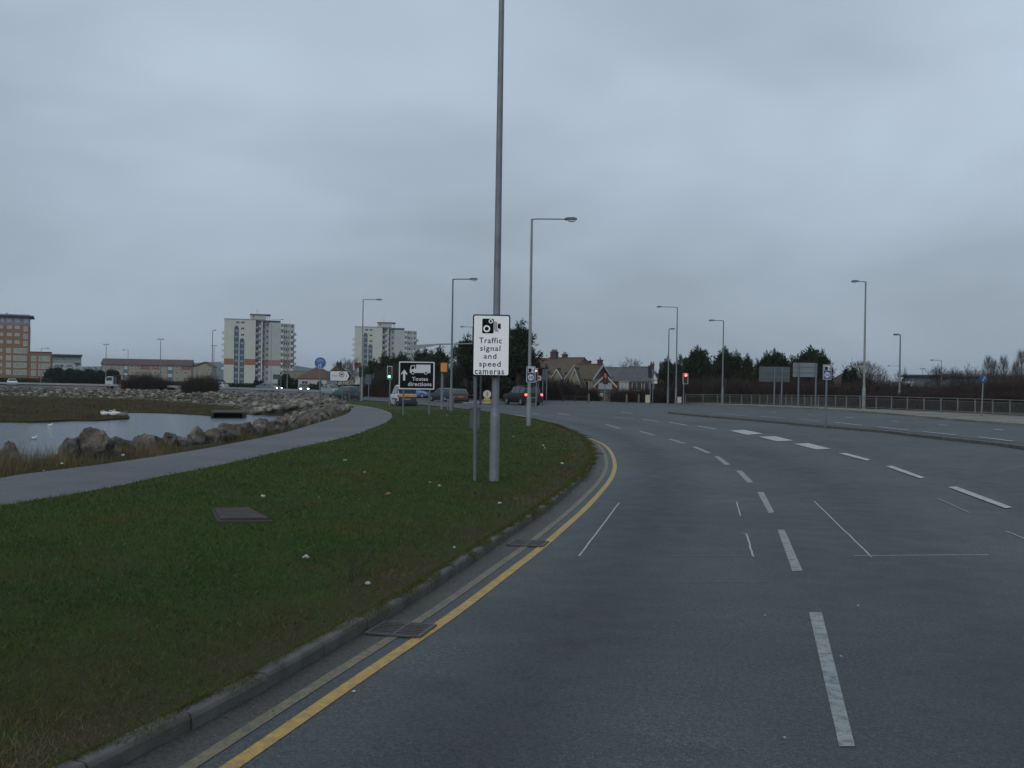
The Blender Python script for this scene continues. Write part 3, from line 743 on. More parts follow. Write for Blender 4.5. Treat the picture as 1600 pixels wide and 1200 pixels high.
# ---- litter bin, grey
b = gp(742, 672, 0.1); k_ = FOC/b.y
t = thing('litter_bin', 'grey-green square litter bin on the grass behind the sign post', 'litter bin', b)
MB().box(-.22, .22, -.2, .2, .0, .86).build('bin_body', mat('bin_green_grey', (0.055, 0.075, 0.078), 0.6, var=.2), t, bevel=.02)
MB().box(-.235, .235, -.215, .215, .862, .98).build('hood', mat('bin_green_grey', None), t, bevel=.03)
MB().prism(rr(.0, .09, .72, .83, .03), -.205, -.2+.002).build('slot', BLACK, t)

# ---- black lorry direction sign
b = gp(670, 650, 0.1); YS2 = b.y; cx2 = b.x
t = thing('lorry_direction_sign', 'black sign reading Toutes directions with white arrow and white lorry', 'road sign', b)
def X2(u): return at(590+u/6.667, 588, YS2).x-cx2
def Z2(v): return at(651, 480+v/6.667, YS2).z-b.z
MB().prism(rr(X2(221), X2(593), Z2(856), Z2(567), .06), 0, .02).build('sign_border', WH2, t)
MB().prism(rr(X2(233), X2(580), Z2(844), Z2(579), .04), -.004, .004).build('black_face', BLACK, t)
q = MB().prism([(X2(277), Z2(650)), (X2(309), Z2(692)), (X2(307), Z2(706)), (X2(288), Z2(690)), (X2(288), Z2(766)), (X2(266), Z2(766)), (X2(266), Z2(690)), (X2(247), Z2(706)), (X2(245), Z2(692))], -.008, -.003)
q.build('arrow', WH2, t)
q = MB().box(X2(401), X2(550), -.008, -.003, Z2(684), Z2(598)).prism([(X2(335), Z2(684)), (X2(335), Z2(648)), (X2(345), Z2(607)), (X2(390), Z2(605)), (X2(390), Z2(640)), (X2(402), Z2(640)), (X2(402), Z2(684))], -.0085, -.003)
kr = YS2/FOC
q.disc(X2(366), Z2(682), 2.8*kr, -.0095, -.003).disc(X2(502), Z2(682), 2.8*kr, -.0095, -.003)
q.build('lorry_symbol', WH2, t)
MB().prism([(X2(347), Z2(646)), (X2(354), Z2(613)), (X2(383), Z2(613)), (X2(383), Z2(630)), (X2(374), Z2(646))], -.0115, -.008).disc(X2(366), Z2(683), 1.6*kr, -.0125, -.008).disc(X2(502), Z2(683), 1.6*kr, -.0125, -.008).build('lorry_detail', BLACK, t)
text('Toutes', X2(525)-X2(360), Z2(727)-Z2(766), WH2, 'lettering', t, (X2(525)+X2(360))/2, Z2(766), -.006, bold=.02)
text('directions', X2(562)-X2(318), Z2(780)-Z2(821), WH2, 'lettering', t, (X2(562)+X2(318))/2, Z2(821), -.006, bold=.02)
for px in (629.5, 670.5):
    x_ = at(px, 640, YS2).x-cx2; MB().tube((x_, .08, -.2), (x_+.02, .08, Z2(580)), .055, n=10).build('post', POSTG, t)

# ---- orange speed camera
b = gp(690, 640, 0.1); k_ = FOC/b.y
t = thing('speed_camera', 'orange speed camera box on a thick grey post', 'speed camera', b)
hz = at(690, 581, b.y).z-b.z; ht = at(694, 567, b.y).z-b.z
MB().tube((0, 0, -.1), (.02, 0, hz), .105, .09, n=10).build('post', mat('camera_post_blue_grey', (0.13, 0.175, 0.21), .6, var=.1), t, smooth_=True)
ob = mat('camera_orange', (0.62, 0.23, 0.02), .5)
hs = MB().box(-.03, .36, -.32, .3, hz, ht).build('camera_housing', ob, t, bevel=.02)
MB().box(-.1, -.028, -.3, .28, hz+.02, ht-.01).build('side_face', mat('camera_yellow_side', (0.42, 0.27, 0.10), .6), t)
MB().box(-.06, .4, -.33, .32, hz-.05, hz-.001).build('mounting_plate', BLKH, t)
# steel stub barrier beside it
b = gp(706.5, 641.5, .1)
t = thing('dark_bollard', 'short dark bollard right of the speed camera', 'bollard', b)
MB().tube((0, 0, -.1), (0, 0, .95), .11, .11, n=10).tube((0, 0, .95), (0, 0, 1.0), .11, .07, n=10).build('bollard_post', POSTG, t)
b = gp(699.5, 641, .1)
t = thing('low_barrier', 'low grey steel barrier between speed camera and dark bollard', 'barrier', b)
MB().tube((0, .05, -.1), (0, .05, .75), .05, n=8).build('post', GALV, t); MB().tube((-.45, .05, .78), (.3, .05, .74), .035, n=8).build('rail', GALV, t)

# ---- blue cycle sign
b = gp(498.5, 660, 0.05); Yc = b.y
t = thing('cycle_path_sign', 'round blue sign with white bicycle and walkers above the footpath', 'road sign', b)
cz = at(500.5, 567, Yc).z-b.z; cx = at(500.5, 567, Yc).x-b.x; rr_ = 9.2/FOC*Yc
MB().tube((0, .05, -.2), (cx, .05, cz+.2), .042, n=10).build('post', POSTG, t, smooth_=True)
MB().disc(cx, cz, rr_, -.01, .01).build('sign_rim', mat('sign_white', None), t)
MB().disc(cx, cz, rr_*.95, -.013, .0).build('blue_face', mat('sign_blue', (0.018, 0.075, 0.27), .5), t)
q = MB()
for bx in (-.1, .1):
    for k in range(14):
        a0, a1 = 2*math.pi*k/14, 2*math.pi*(k+1)/14
        q.prism([(cx+bx+.07*math.cos(a0), cz+.09+.07*math.sin(a0)), (cx+bx+.07*math.cos(a1), cz+.09+.07*math.sin(a1)), (cx+bx+.05*math.cos(a1), cz+.09+.05*math.sin(a1)), (cx+bx+.05*math.cos(a0), cz+.09+.05*math.sin(a0))], -.017, -.013)
def bar(q, x0, z0, x1, z1, w, y0=-.0175, y1=-.013):
    d = Vector((x1-x0, z1-z0)).normalized()*w/2; q.prism([(x0-d.y, z0+d.x), (x1-d.y, z1+d.x), (x1+d.y, z1-d.x), (x0+d.y, z0-d.x)], y0, y1)
for a in ((-.1, .09, -.05, .17), (-.05, .17, .06, .17), (.06, .17, .1, .09), (-.05, .17, 0, .09), (0, .09, .06, .17), (-.1, .09, 0, .09), (.06, .17, .05, .2), (-.05, .17, -.06, .2)):
    bar(q, cx+a[0], cz+a[1], cx+a[2], cz+a[3], .016)
q.disc(cx+.02, cz-.02, .024, -.018, -.013, 10).disc(cx-.07, cz-.07, .018, -.018, -.013, 10)
q.prism([(cx-.02, cz-.05), (cx+.06, cz-.05), (cx+.05, cz-.14), (cx+.055, cz-.23), (cx-.01, cz-.23), (cx-.01, cz-.14)], -.018, -.013)
q.prism([(cx-.095, cz-.095), (cx-.045, cz-.095), (cx-.045, cz-.23), (cx-.09, cz-.23)], -.018, -.013); bar(q, cx-.02, cz-.06, cx-.06, cz-.13, .02)
q.build('cycle_and_walker_symbol', mat('symbol_pale_blue', (0.25, 0.38, 0.52), .5), t)

# ---- white chevron direction sign with weight limit disc
b = gp(540, 625, 0.1); Yc = b.y
t = thing('chevron_direction_sign', 'white arrow-shaped direction sign with black chevron and red ring, pointing right', 'road sign', b)
def X3(u): return at(440+u/6.667, 588, Yc).x-b.x
def Z3(v): return at(532, 460+v/6.667, Yc).z-b.z
MB().prism([(X3(503), Z3(796)), (X3(692), Z3(796)), (X3(724), Z3(850)), (X3(692), Z3(904)), (X3(503), Z3(904))], 0, .03).build('sign_border', BLACK, t)
MB().prism([(X3(507), Z3(801)), (X3(690), Z3(801)), (X3(719), Z3(850)), (X3(690), Z3(899)), (X3(507), Z3(899))], -.004, .01).build('white_face', WH2, t)
MB().prism([(X3(682), Z3(804)), (X3(696), Z3(804)), (X3(722), Z3(850)), (X3(696), Z3(896)), (X3(682), Z3(896)), (X3(706), Z3(850))], -.009, -.003).build('chevron', BLACK, t)
RED = mat('sign_red', (0.45, 0.02, 0.02), .5)
MB().disc(X3(625), Z3(835), .29, -.008, -.003).build('red_ring', mat('sign_dull_red', (0.18, 0.03, 0.035), .5), t); MB().disc(X3(625), Z3(835), .22, -.011, -.007).build('ring_centre', WH2, t)
MB().box(X3(612), X3(638), -.014, -.01, Z3(842), Z3(826)).build('lorry_symbol', BLACK, t)
MB().box(X3(524), X3(586), -.009, -.003, Z3(853), Z3(847)).box(X3(674), X3(681), -.009, -.003, Z3(860), Z3(840)).build('lettering', POSTG, t)
for px in (534.5, 545.5): x_ = at(px, 620, Yc).x-b.x; MB().tube((x_, .07, -.3), (x_, .07, Z3(810)), .06, n=8).build('post', POSTG, t)

# ---- blue camera plates with 30
def camplate(Yp, px0, px1, py0, py1, ox, oz, parent, y0):
    BL = mat('plate_blue', (0.03, 0.075, 0.22), .5)
    def X(u): return at(px0+(px1-px0)*u, (py0+py1)/2, Yp).x-ox
    def Z(v): return at((px0+px1)/2, py0+(py1-py0)*v, Yp).z-oz
    MB().prism(rr(X(0), X(1), Z(1), Z(0), .03), y0, y0+.01).build('plate_border', mat('sign_white', None), parent)
    MB().prism(rr(X(.05), X(.95), Z(.97), Z(.03), .02), y0-.004, y0+.004).build('blue_plate', BL, parent)
    MB().box(X(.16), X(.86), y0-.008, y0-.003, Z(.38), Z(.06)).build('white_panel', WH2, parent)
    MB().prism(rr(X(.22), X(.55), Z(.36), Z(.12), .01), y0-.012, y0-.007).box(X(.7), X(.82), y0-.012, y0-.007, Z(.27), Z(.2)).box(X(.6), X(.63), y0-.012, y0-.007, Z(.32), Z(.14)).build('camera_symbol', BLACK, parent)
    w = X(1)-X(0)
    MB().disc(X(.5), Z(.69), w*.36, y0-.008, y0-.003).build('red_ring', mat('ring_faded_red', (.25, .06, .07), .5), parent); MB().disc(X(.5), Z(.69), w*.33, y0-.012, y0-.007).build('ring_centre', WH2, parent)
    text('30', w*.50, w*.34, BLACK, 'lettering', parent, X(.5), Z(.69)-w*.17, y0-.0125, bold=.02)
bb = gp(826, 666, .1)
t = thing('speed_camera_plate', 'blue plate with camera symbol and 30, fixed to the pale lamp column', 'road sign', (bb.x, bb.y-.14, bb.z))
camplate(bb.y-.14, 822.5, 836.5, 572.5, 597.5, bb.x, bb.z, t, 0)
bb = gp(1290, 665.5, .1)
t = thing('speed_camera_sign', 'blue camera and 30 plate on its own post in the central reserve', 'road sign', bb)
camplate(bb.y-.06, 1286, 1299, 570, 593, bb.x, bb.z, t, -.06)
MB().tube((0, 0, -.1), (at(1292, 572, bb.y).x-bb.x, 0, at(1292, 572, bb.y).z-bb.z), .05, n=10).build('post', POSTG, t)
# post-top round blue sign on the right
bb = gp(1534, 650, .1); t = thing('round_blue_sign', 'round blue arrow sign on a slim post behind the railing', 'road sign', bb)
c_ = at(1537, 592, bb.y); cx, cz = c_.x-bb.x, c_.z-bb.z; r_ = 6.3/FOC*bb.y
MB().tube((0, .06, -.1), (cx, .06, cz+.1), .045, n=8).build('post', GALV, t); MB().disc(cx, cz, r_, 0, .02).build('blue_face', mat('sign_blue_dark', (0.02, 0.06, 0.22), .5), t)
q = MB(); bar(q, cx-.06, cz-.13, cx+.07, cz+.1, .06, -.005, 0); q.prism([(cx+.12, cz+.16), (cx-.03, cz+.12), (cx+.09, cz+.0)], -.005, 0); q.build('arrow', mat('symbol_pale_blue', None), t)

# ---- backs of large signs and other plates
def board(px0, px1, py0, py1, posts, pyb, label, name='sign_board', face=None, rails=2, Y=None, tri=False, cat='road sign', group=None, pr=.055):
    b = gp(posts[0], pyb, .1) if Y is None else base(posts[0], Y, .1)
    t = thing(name, label, cat, b, 0, group)
    X = lambda px: at(px, (py0+py1)/2, b.y).x-b.x
    Z = lambda py: at((px0+px1)/2, py, b.y).z-b.z
    f = face or SIGNB
    if tri: MB().prism([(X(px0), Z(py1)), (X(px1), Z(py1)), (X((px0+px1)/2), Z(py0))], 0, .02).build('plate', f, t)
    else: MB().prism(rr(X(px0), X(px1), Z(py1), Z(py0), .04), 0, .02).build('plate', f, t)
    if not tri:
        for k in range(rails):
            z_ = Z(py1)+(Z(py0)-Z(py1))*(k+.75)/(rails+.5); MB().box(X(px0)+.03, X(px1)-.03, -.045, 0, z_-.03, z_+.03).build('stiffening_rail', POSTG, t)
    for p in posts:
        x_ = at(p, pyb, b.y).x-b.x; z_ = 0
        top = Z(py0)-(.02 if not tri else .3)
        MB().tube((x_, -.1, -.3), (x_+.015, -.1, top), pr, n=8).build('post', POSTG, t)
    return t
board(1186, 1234, 573, 596.5, (1209, 1220.5), 633.5, 'blank grey back of a large wide sign before the pines', pr=.08)
board(1239, 1277, 567, 589, (1246.5, 1273.5), 635, 'paler back of a large sign on two posts, next to blue 30 plate', pr=.08, face=mat('sign_back_pale', (0.16, 0.185, 0.21), .6))
board(849, 856, 577, 594.5, (847.5, 853.5), 631, 'narrow upright grey sign back on two posts right of the red signal', rails=1)
board(571, 580, 585, 600.5, (576,), 622, 'small grey sign back on a slim post left of the green signal', rails=1)
board(732, 756, 588, 598.5, (738,), 620.5, 'pale grey sign back seen just under the camera warning sign', rails=1, Y=142)
board(426.5, 438, 585, 592.6, (434, 438.8), 608, 'dark green sign board on thin posts in front of the first tower', rails=0, Y=175, face=mat('sign_green', (0.012, 0.06, 0.05), .6), pr=.06)
board(1018, 1027.5, 584, 594, (1019.5,), 629.5, 'white triangular sign back near the cream cabinet', tri=True, face=mat('sign_white', None))
board(1019, 1027, 595, 599.5, (1019.5,), 629.6, 'small rectangular plate below the triangular sign back', rails=0, face=mat('sign_white', None))
board(546, 551, 568, 582, (548.5,), 622, 'narrow pale sign back standing above the chevron sign', rails=0, Y=135)

# dark slim post and mast arm near the island
b = gp(750.6, 631, .1); t = thing('mast_arm', 'long tapering pale mast arm reaching left over the junction', 'mast arm', b)
zt = at(751, 535, b.y).z-b.z; xl = at(641, 539, b.y).x-b.x
MB().tube((0, 0, -.1), (.05, 0, zt), .1, .09, n=8).build('post', mat('dark_post', (.03, .035, .045), .6), t)
MB().path([(0.05, 0, zt-.1), (xl*.55, 0, zt-.22), (xl, 0, zt-.45)], [.05, .07, .1], 8).build('arm', GALVP, t)
x2 = at(681, 537.5, b.y).x-b.x
MB().prism([(xl, zt-.40), (x2, zt-.27), (x2, zt-.36), (xl+.7, zt-.72), (xl, zt-.6)], -.12, -.02).build('arm_fairing', GALVP, t)

# keep-left bollard
b = gp(761, 630.5, .1)
t = thing('keep_left_bollard', 'white rounded traffic bollard with yellow base on the small island', 'bollard', b)
k1 = b.y/FOC
MB().prism(rr(-5.2*k1, 5.2*k1, 0, 8*k1, .08), -.16, .16).build('yellow_base', mat('bollard_yellow', (0.55, 0.38, 0.04), .5), t, bevel=.02)
MB().disc(0, 14.5*k1, 6.3*k1, -.14, .14).build('white_shell', mat('bollard_white', (0.52, 0.52, 0.45), .5), t)
MB().box(-.5*k1, .6*k1, -.15, -.138, 11*k1, 18*k1).build('worn_arrow', BLACK, t)
MB().box(-4.5*k1, 4.5*k1, -.175, -.158, 3*k1, 5*k1).build('base_band', mat('bollard_grey', (.2, .2, .18), .6), t)

# ---- traffic signals
def signal(px0, px1, py0, py1, pole, pyb, label, lit=None, back=False, border=True, Y=None, weak=False):
    b = gp(pole, pyb, .1) if Y is None else base(pole, Y, .1)
    t = thing('traffic_light', label, 'traffic light', b)
    X = lambda px: at(px, (py0+py1)/2, b.y).x-b.x
    Z = lambda py: at((px0+px1)/2, py, b.y).z-b.z
    w, h = X(px1)-X(px0), Z(py0)-Z(py1); cx = (X(px0)+X(px1))/2
    MB().tube((0, .12, -.1), (.01, .12, Z(py1)+h*.6), .058, n=8).build('post', POSTG if back else GALV, t)
    if border: MB().prism(rr(X(px0), X(px1), Z(py1), Z(py0), .03), 0, .02).build('backing_border', WH2, t)
    MB().prism(rr(X(px0)+w*.09, X(px1)-w*.09, Z(py1)+h*.04, Z(py0)-h*.04, .02), -.008, .01).build('backing_board', BLKH, t)
    MB().box(cx-w*.27, cx+w*.27, -.16, -.007, Z(py1)+h*.08, Z(py0)-h*.08).build('signal_body', BLKH, t, bevel=.02)
    for k, c in enumerate(('red', 'amber', 'green')):
        z_ = Z(py0)-h*(.2+.3*k); on = lit == c
        base_c = {'red': (.10, .008, .008), 'amber': (.10, .04, .004), 'green': (.004, .05, .03)}[c]
        em = {'red': (1, .09, .07), 'amber': (1, .4, .02), 'green': (.12, 1.0, .62)}[c]
        if not back:
            m_ = mat(f'signal_{c}_{"lit" if on else "off"}{"_dim" if on and weak else ""}', base_c, .3, emit=em if on else None, estr=(0.35 if weak else 7.0) if on else 0)
            MB().disc(cx, z_, min(w*.25, h*.125), -.175, -.159, 14).build(f'{c}_lens', m_, t)
        MB().prism([(cx+w*.27*math.cos(R(a)), z_+h*.135*math.sin(R(a))) for a in range(0, 181, 20)]+[(cx+w*.24*math.cos(R(a)), z_+h*.12*math.sin(R(a))) for a in range(180, -1, -20)], -.34, -.16).build('visor', BLKH, t)
    return t
signal(604.8, 612.8, 572, 592.5, 608.5, 634, 'traffic light showing green above the white van', 'green')
signal(834.5, 840.5, 575.5, 596, 837.5, 633, 'traffic light showing bright red beside the blue camera plate', 'red')
signal(1067, 1075.2, 583, 600, 1068, 630.5, 'white-bordered traffic light showing red at the start of the railing', 'red')
signal(941, 951, 585.5, 601, 945, 628, 'dark traffic light with dim red in front of the gabled brick porch', 'red', border=False, weak=True)
signal(560, 566, 572, 590, 562.3, 628, 'unlit traffic light head beside the lamp left of the green signal', back=True, border=False)
signal(1126, 1136, 590, 604, 1130.5, 631.5, 'dark traffic light seen from behind on the pine-side lamp column', back=True, border=False, Y=gp(1128.5, 631.5).y-.5)
signal(1012, 1019, 570, 591, 1016, 629.8, 'tall black traffic light seen from behind next to the triangular sign', back=True, border=False)
b = gp(843, 633, .1); t = thing('box_sign', 'small black box sign with white ring right of the red signal', 'road sign', b)
X = lambda px: at(px, 590, b.y).x-b.x; Z = lambda py: at(843, py, b.y).z-b.z
MB().box(X(838.5), X(847), -.1, .1, Z(594.5), Z(586)).build('sign_box', BLKH, t, bevel=.02); MB().tube((X(838), .12, -.1), (X(838)+.3, .12, Z(590)), .05, n=8).build('post', POSTG, t)
MB().disc(X(842.3), Z(590.5), .21, -.105, -.1).build('white_ring', WH2, t); MB().disc(X(842.3), Z(590.7), .13, -.109, -.104).build('ring_centre', RED, t)
MB().box(X(839), X(846), -.104, -.1, Z(594.2), Z(593.6)).build('lower_bar', WH2, t)

# ---- cabinets, small posts
def cabinet(px0, px1, py0, py1, col, label):
    b = gp((px0+px1)/2, py1, .1); k = b.y/FOC; w = (px1-px0)*k; h = (py1-py0)*k
    t = thing('utility_cabinet', label, 'cabinet', b)
    MB().box(-w/2, w/2, -.18, .18, 0.05, h-.05).build('cabinet_body', col, t, bevel=.015); MB().box(-w/2-.02, w/2+.02, -.2, .2, h-.048, h).build('lid', col, t, bevel=.01)
    MB().box(-w/2+.03, w/2-.03, -.17, .17, -.02, .048).build('plinth', POSTG, t); MB().box(-w*.36, w*.3, -.19, -.178, .15, h-.2).build('door', col, t)
cabinet(1008.3, 1015, 617, 630, mat('cabinet_cream', (0.42, 0.42, 0.28), .6, var=.2), 'cream utility cabinet on the far pavement')
cabinet(1058.5, 1064.5, 620, 630.3, mat('cabinet_white', (0.42, 0.43, 0.44), .6, var=.2), 'low white utility cabinet at the foot of the lamp')
b = gp(547, 628, .1); t = thing('pedestrian_barrier', 'short dark pedestrian barrier beside the green car', 'barrier', b)
for px in (535.5, 543, 553.5, 560): x_ = at(px, 628, b.y).x-b.x; MB().tube((x_, 0, -.05), (x_, 0, 1.0), .04, n=6).build('post', mat('dark_post', None), t)
xa, xb = at(535, 628, b.y).x-b.x, at(560, 628, b.y).x-b.x
for z_ in (.98, .2): MB().tube((xa, 0, z_), (xb, 0, z_), .03, n=6).build('rail', mat('dark_post', None), t)
q = MB()
for k in range(14): x_ = xa+(xb-xa)*(k+.5)/14; q.tube((x_, 0, .2), (x_, 0, .98), .012, n=4)
stuff(q.build('infill_bars', mat('dark_post', None), t))
# a second low railing on the far side of the junction
def railing(P, label, m, h=1.0, step=2.0, post_r=.035, dz=0.1, bars=True, cap_parts=60):
    rs = resample(P, step); o_ = rs[0]
    t = thing('guard_railing', label, 'railing', (o_.x, o_.y, G(o_.x, o_.y)+dz))
    L = lambda p, z: Vector((p.x-o_.x, p.y-o_.y, G(p.x, p.y)-G(o_.x, o_.y)+z))
    me = MB().box(-post_r, post_r, -post_r, post_r, -.1, h).mesh('post', m)
    for i, p in enumerate(rs):
        d = rs[min(i+1, len(rs)-1)]-rs[max(i-1, 0)]
        put('post', me, t, L(p, 0), math.atan2(d.y, d.x))
    q = MB()
    for a, b_ in zip(rs, rs[1:]):
        MB().tube(L(a, h-.02), L(b_, h-.02), .026, n=6).build('top_rail', m, t)
        MB().tube(L(a, h-.19), L(b_, h-.19), .015, n=5).tube(L(a, .12), L(b_, .12), .02, n=5).build('lower_rail', m, t)
        if bars:
            for k in range(1, 18):
                p = a+(b_-a)*(k/18); q.tube(L(p, .12), L(p, h-.19), .006, n=4, cap=False)
    if bars: stuff(q.build('infill_bars', m, t))
RB2 = [gp(*p, 0.1) for p in ((1680, 659.5), (1600, 651.7), (1487, 645.2), (1380, 640.2), (1300, 637), (1194, 632.5), (1120, 630.7), (1068, 629.9))]
railing(smooth(RB2, 6), 'long galvanised pedestrian railing along the right-hand pavement', mat('railing_grey', (0.15, 0.165, 0.16), .6, metal=.2, var=.2))
railing([gp(590, 616.5, .1), gp(618, 617.3, .1)], 'short thin railing in front of the hedge left of the van', mat('dark_post', None))
railing([gp(880, 626.2, .1), gp(925, 627.6, .1)], 'low dark railing before the thicket left of the parked white car', mat('dark_post', None), h=.6, bars=False)
# small timber stubs before the houses
for i, (px, lab) in enumerate(((920, 'wooden stub post beside the parked white car'), (979, 'wooden stub post below the cream bay house'), (998, 'wooden stub post left of the cream cabinet'))):
    b = gp(px, 629.3 if px > 930 else 627.8, .1); tag(MB().box(-.09, .09, -.09, .09, -.1, .95).build('stub_post', mat('stub_wood', (.13, .12, .09), .9), bevel=.02, loc=b), lab, 'post', 'stub posts along the far pavement')

# crash barrier on the causeway
gr = [gp(528, 621.5), gp(480, 618), gp(400, 614.6), gp(300, 611), gp(200, 608.5), gp(90, 605.8), gp(0, 603.8), gp(-200, 600.8)]
gr = [p+Vector((0, 1.4, 0)) for p in gr]; rs = resample(smooth(gr, 5), 3.2); o_ = rs[0]
t = thing('crash_barrier', 'long low steel crash barrier along the causeway road', 'crash barrier', (o_.x, o_.y, 0))
for a, b_ in zip(rs, rs[1:]):
    A, B = a-o_, b_-o_; A.z = B.z = .62
    d = (B-A).normalized(); n_ = Vector((-d.y, d.x, 0))
    vs = []; fs = []
    prof = [(0, .16), (.045, .12), (.045, .05), (0, .0), (.045, -.05), (.045, -.12), (0, -.16)]
    for P_ in (A, B): vs += [P_+n_*(u)+Vector((0, 0, w)) for u, w in prof]+[P_+n_*(u-.012)+Vector((0, 0, w)) for u, w in prof]
    for k in range(6):
        fs.append((k, k+1, 14+k+1, 14+k)); fs.append((7+k, 21+k, 21+k+1, 7+k+1))
    fs += [(0, 14, 21, 7), (6, 13, 27, 20)]
    MB().add(vs, fs).build('barrier_beam', mat('barrier_steel', (.30, .32, .33), .55, metal=.3, var=.2), t)
    MB().box(A.x-.06, A.x+.06, A.y+.02, A.y+.14, -.1, .72).build('post', POSTG, t)
# ---------------------------------------------------------------- vehicles
TYRE = mat('tyre_rubber', (.012, .012, .013), .85); RIM = mat('wheel_rim', (.25, .26, .27), .4, metal=.6)
CGL = mat('car_glass', (.03, .04, .045), .12, spec=.6); PLAS = mat('black_plastic', (.02, .021, .023), .6)
TLG = mat('tail_lens', (.22, .012, .012), .25); TLON = mat('tail_lens_lit', (.5, .02, .02), .3, emit=(1, .06, .05), estr=7)
HLG = mat('headlight_glass', (.45, .47, .5), .15, metal=.2); HLON = mat('headlight_lit', (.8, .8, .8), .2, emit=(.95, .97, 1), estr=9)
PLY = mat('plate_yellow', (.24, .19, .05), .5); PLW = mat('plate_white', (.5, .5, .5), .5)
SPEC = {  # x (0 = rear bumper, 1 = front), deck height, roof height: fractions of length / metres
 'hatch': dict(L=3.95, W=1.70, H=1.45, g=.17, rf=.36, st=[(0, .62, 0), (.03, .80, 0), (.06, .92, .94), (.16, .95, 1.38), (.30, .95, 1.44), (.34, .95, 1.45), (.52, .94, 1.45), (.55, .94, 1.44), (.60, .93, 1.40), (.77, .92, .94), (.90, .82, 0), (.98, .68, 0), (1, .5, 0)]),
 'saloon': dict(L=4.45, W=1.74, H=1.42, g=.16, rf=.36, st=[(0, .62, 0), (.02, .84, 0), (.05, .97, 0), (.15, .98, 1.0), (.27, .97, 1.36), (.33, .96, 1.41), (.37, .96, 1.42), (.52, .94, 1.41), (.55, .94, 1.40), (.58, .93, 1.38), (.74, .92, .94), (.90, .82, 0), (.98, .68, 0), (1, .5, 0)]),
 'estate': dict(L=4.5, W=1.75, H=1.45, g=.16, rf=.36, st=[(0, .62, 0), (.02, .84, 0), (.04, .96, .98), (.11, .97, 1.40), (.25, .96, 1.46), (.29, .96, 1.46), (.50, .94, 1.46), (.53, .94, 1.45), (.58, .93, 1.40), (.74, .92, .94), (.90, .82, 0), (.98, .68, 0), (1, .5, 0)]),
 'suv': dict(L=4.75, W=1.98, H=1.85, g=.26, rf=.45, st=[(0, .66, 0), (.015, 1.0, 0), (.03, 1.16, 1.18), (.085, 1.19, 1.72), (.26, 1.18, 1.83), (.29, 1.18, 1.84), (.48, 1.16, 1.84), (.51, 1.16, 1.83), (.60, 1.15, 1.76), (.72, 1.14, 1.16), (.90, 1.06, 0), (.985, .92, 0), (1, .6, 0)]),
 'van': dict(L=4.05, W=1.68, H=1.82, g=.19, rf=.40, st=[(0, .62, 0), (.01, 1.0, 0), (.015, 1.08, 1.10), (.04, 1.09, 1.76), (.22, 1.09, 1.82), (.25, 1.09, 1.82), (.47, 1.07, 1.81), (.50, 1.07, 1.80), (.60, 1.06, 1.66), (.76, 1.03, 1.05), (.90, .95, 0), (.98, .78, 0), (1, .5, 0)]),
}
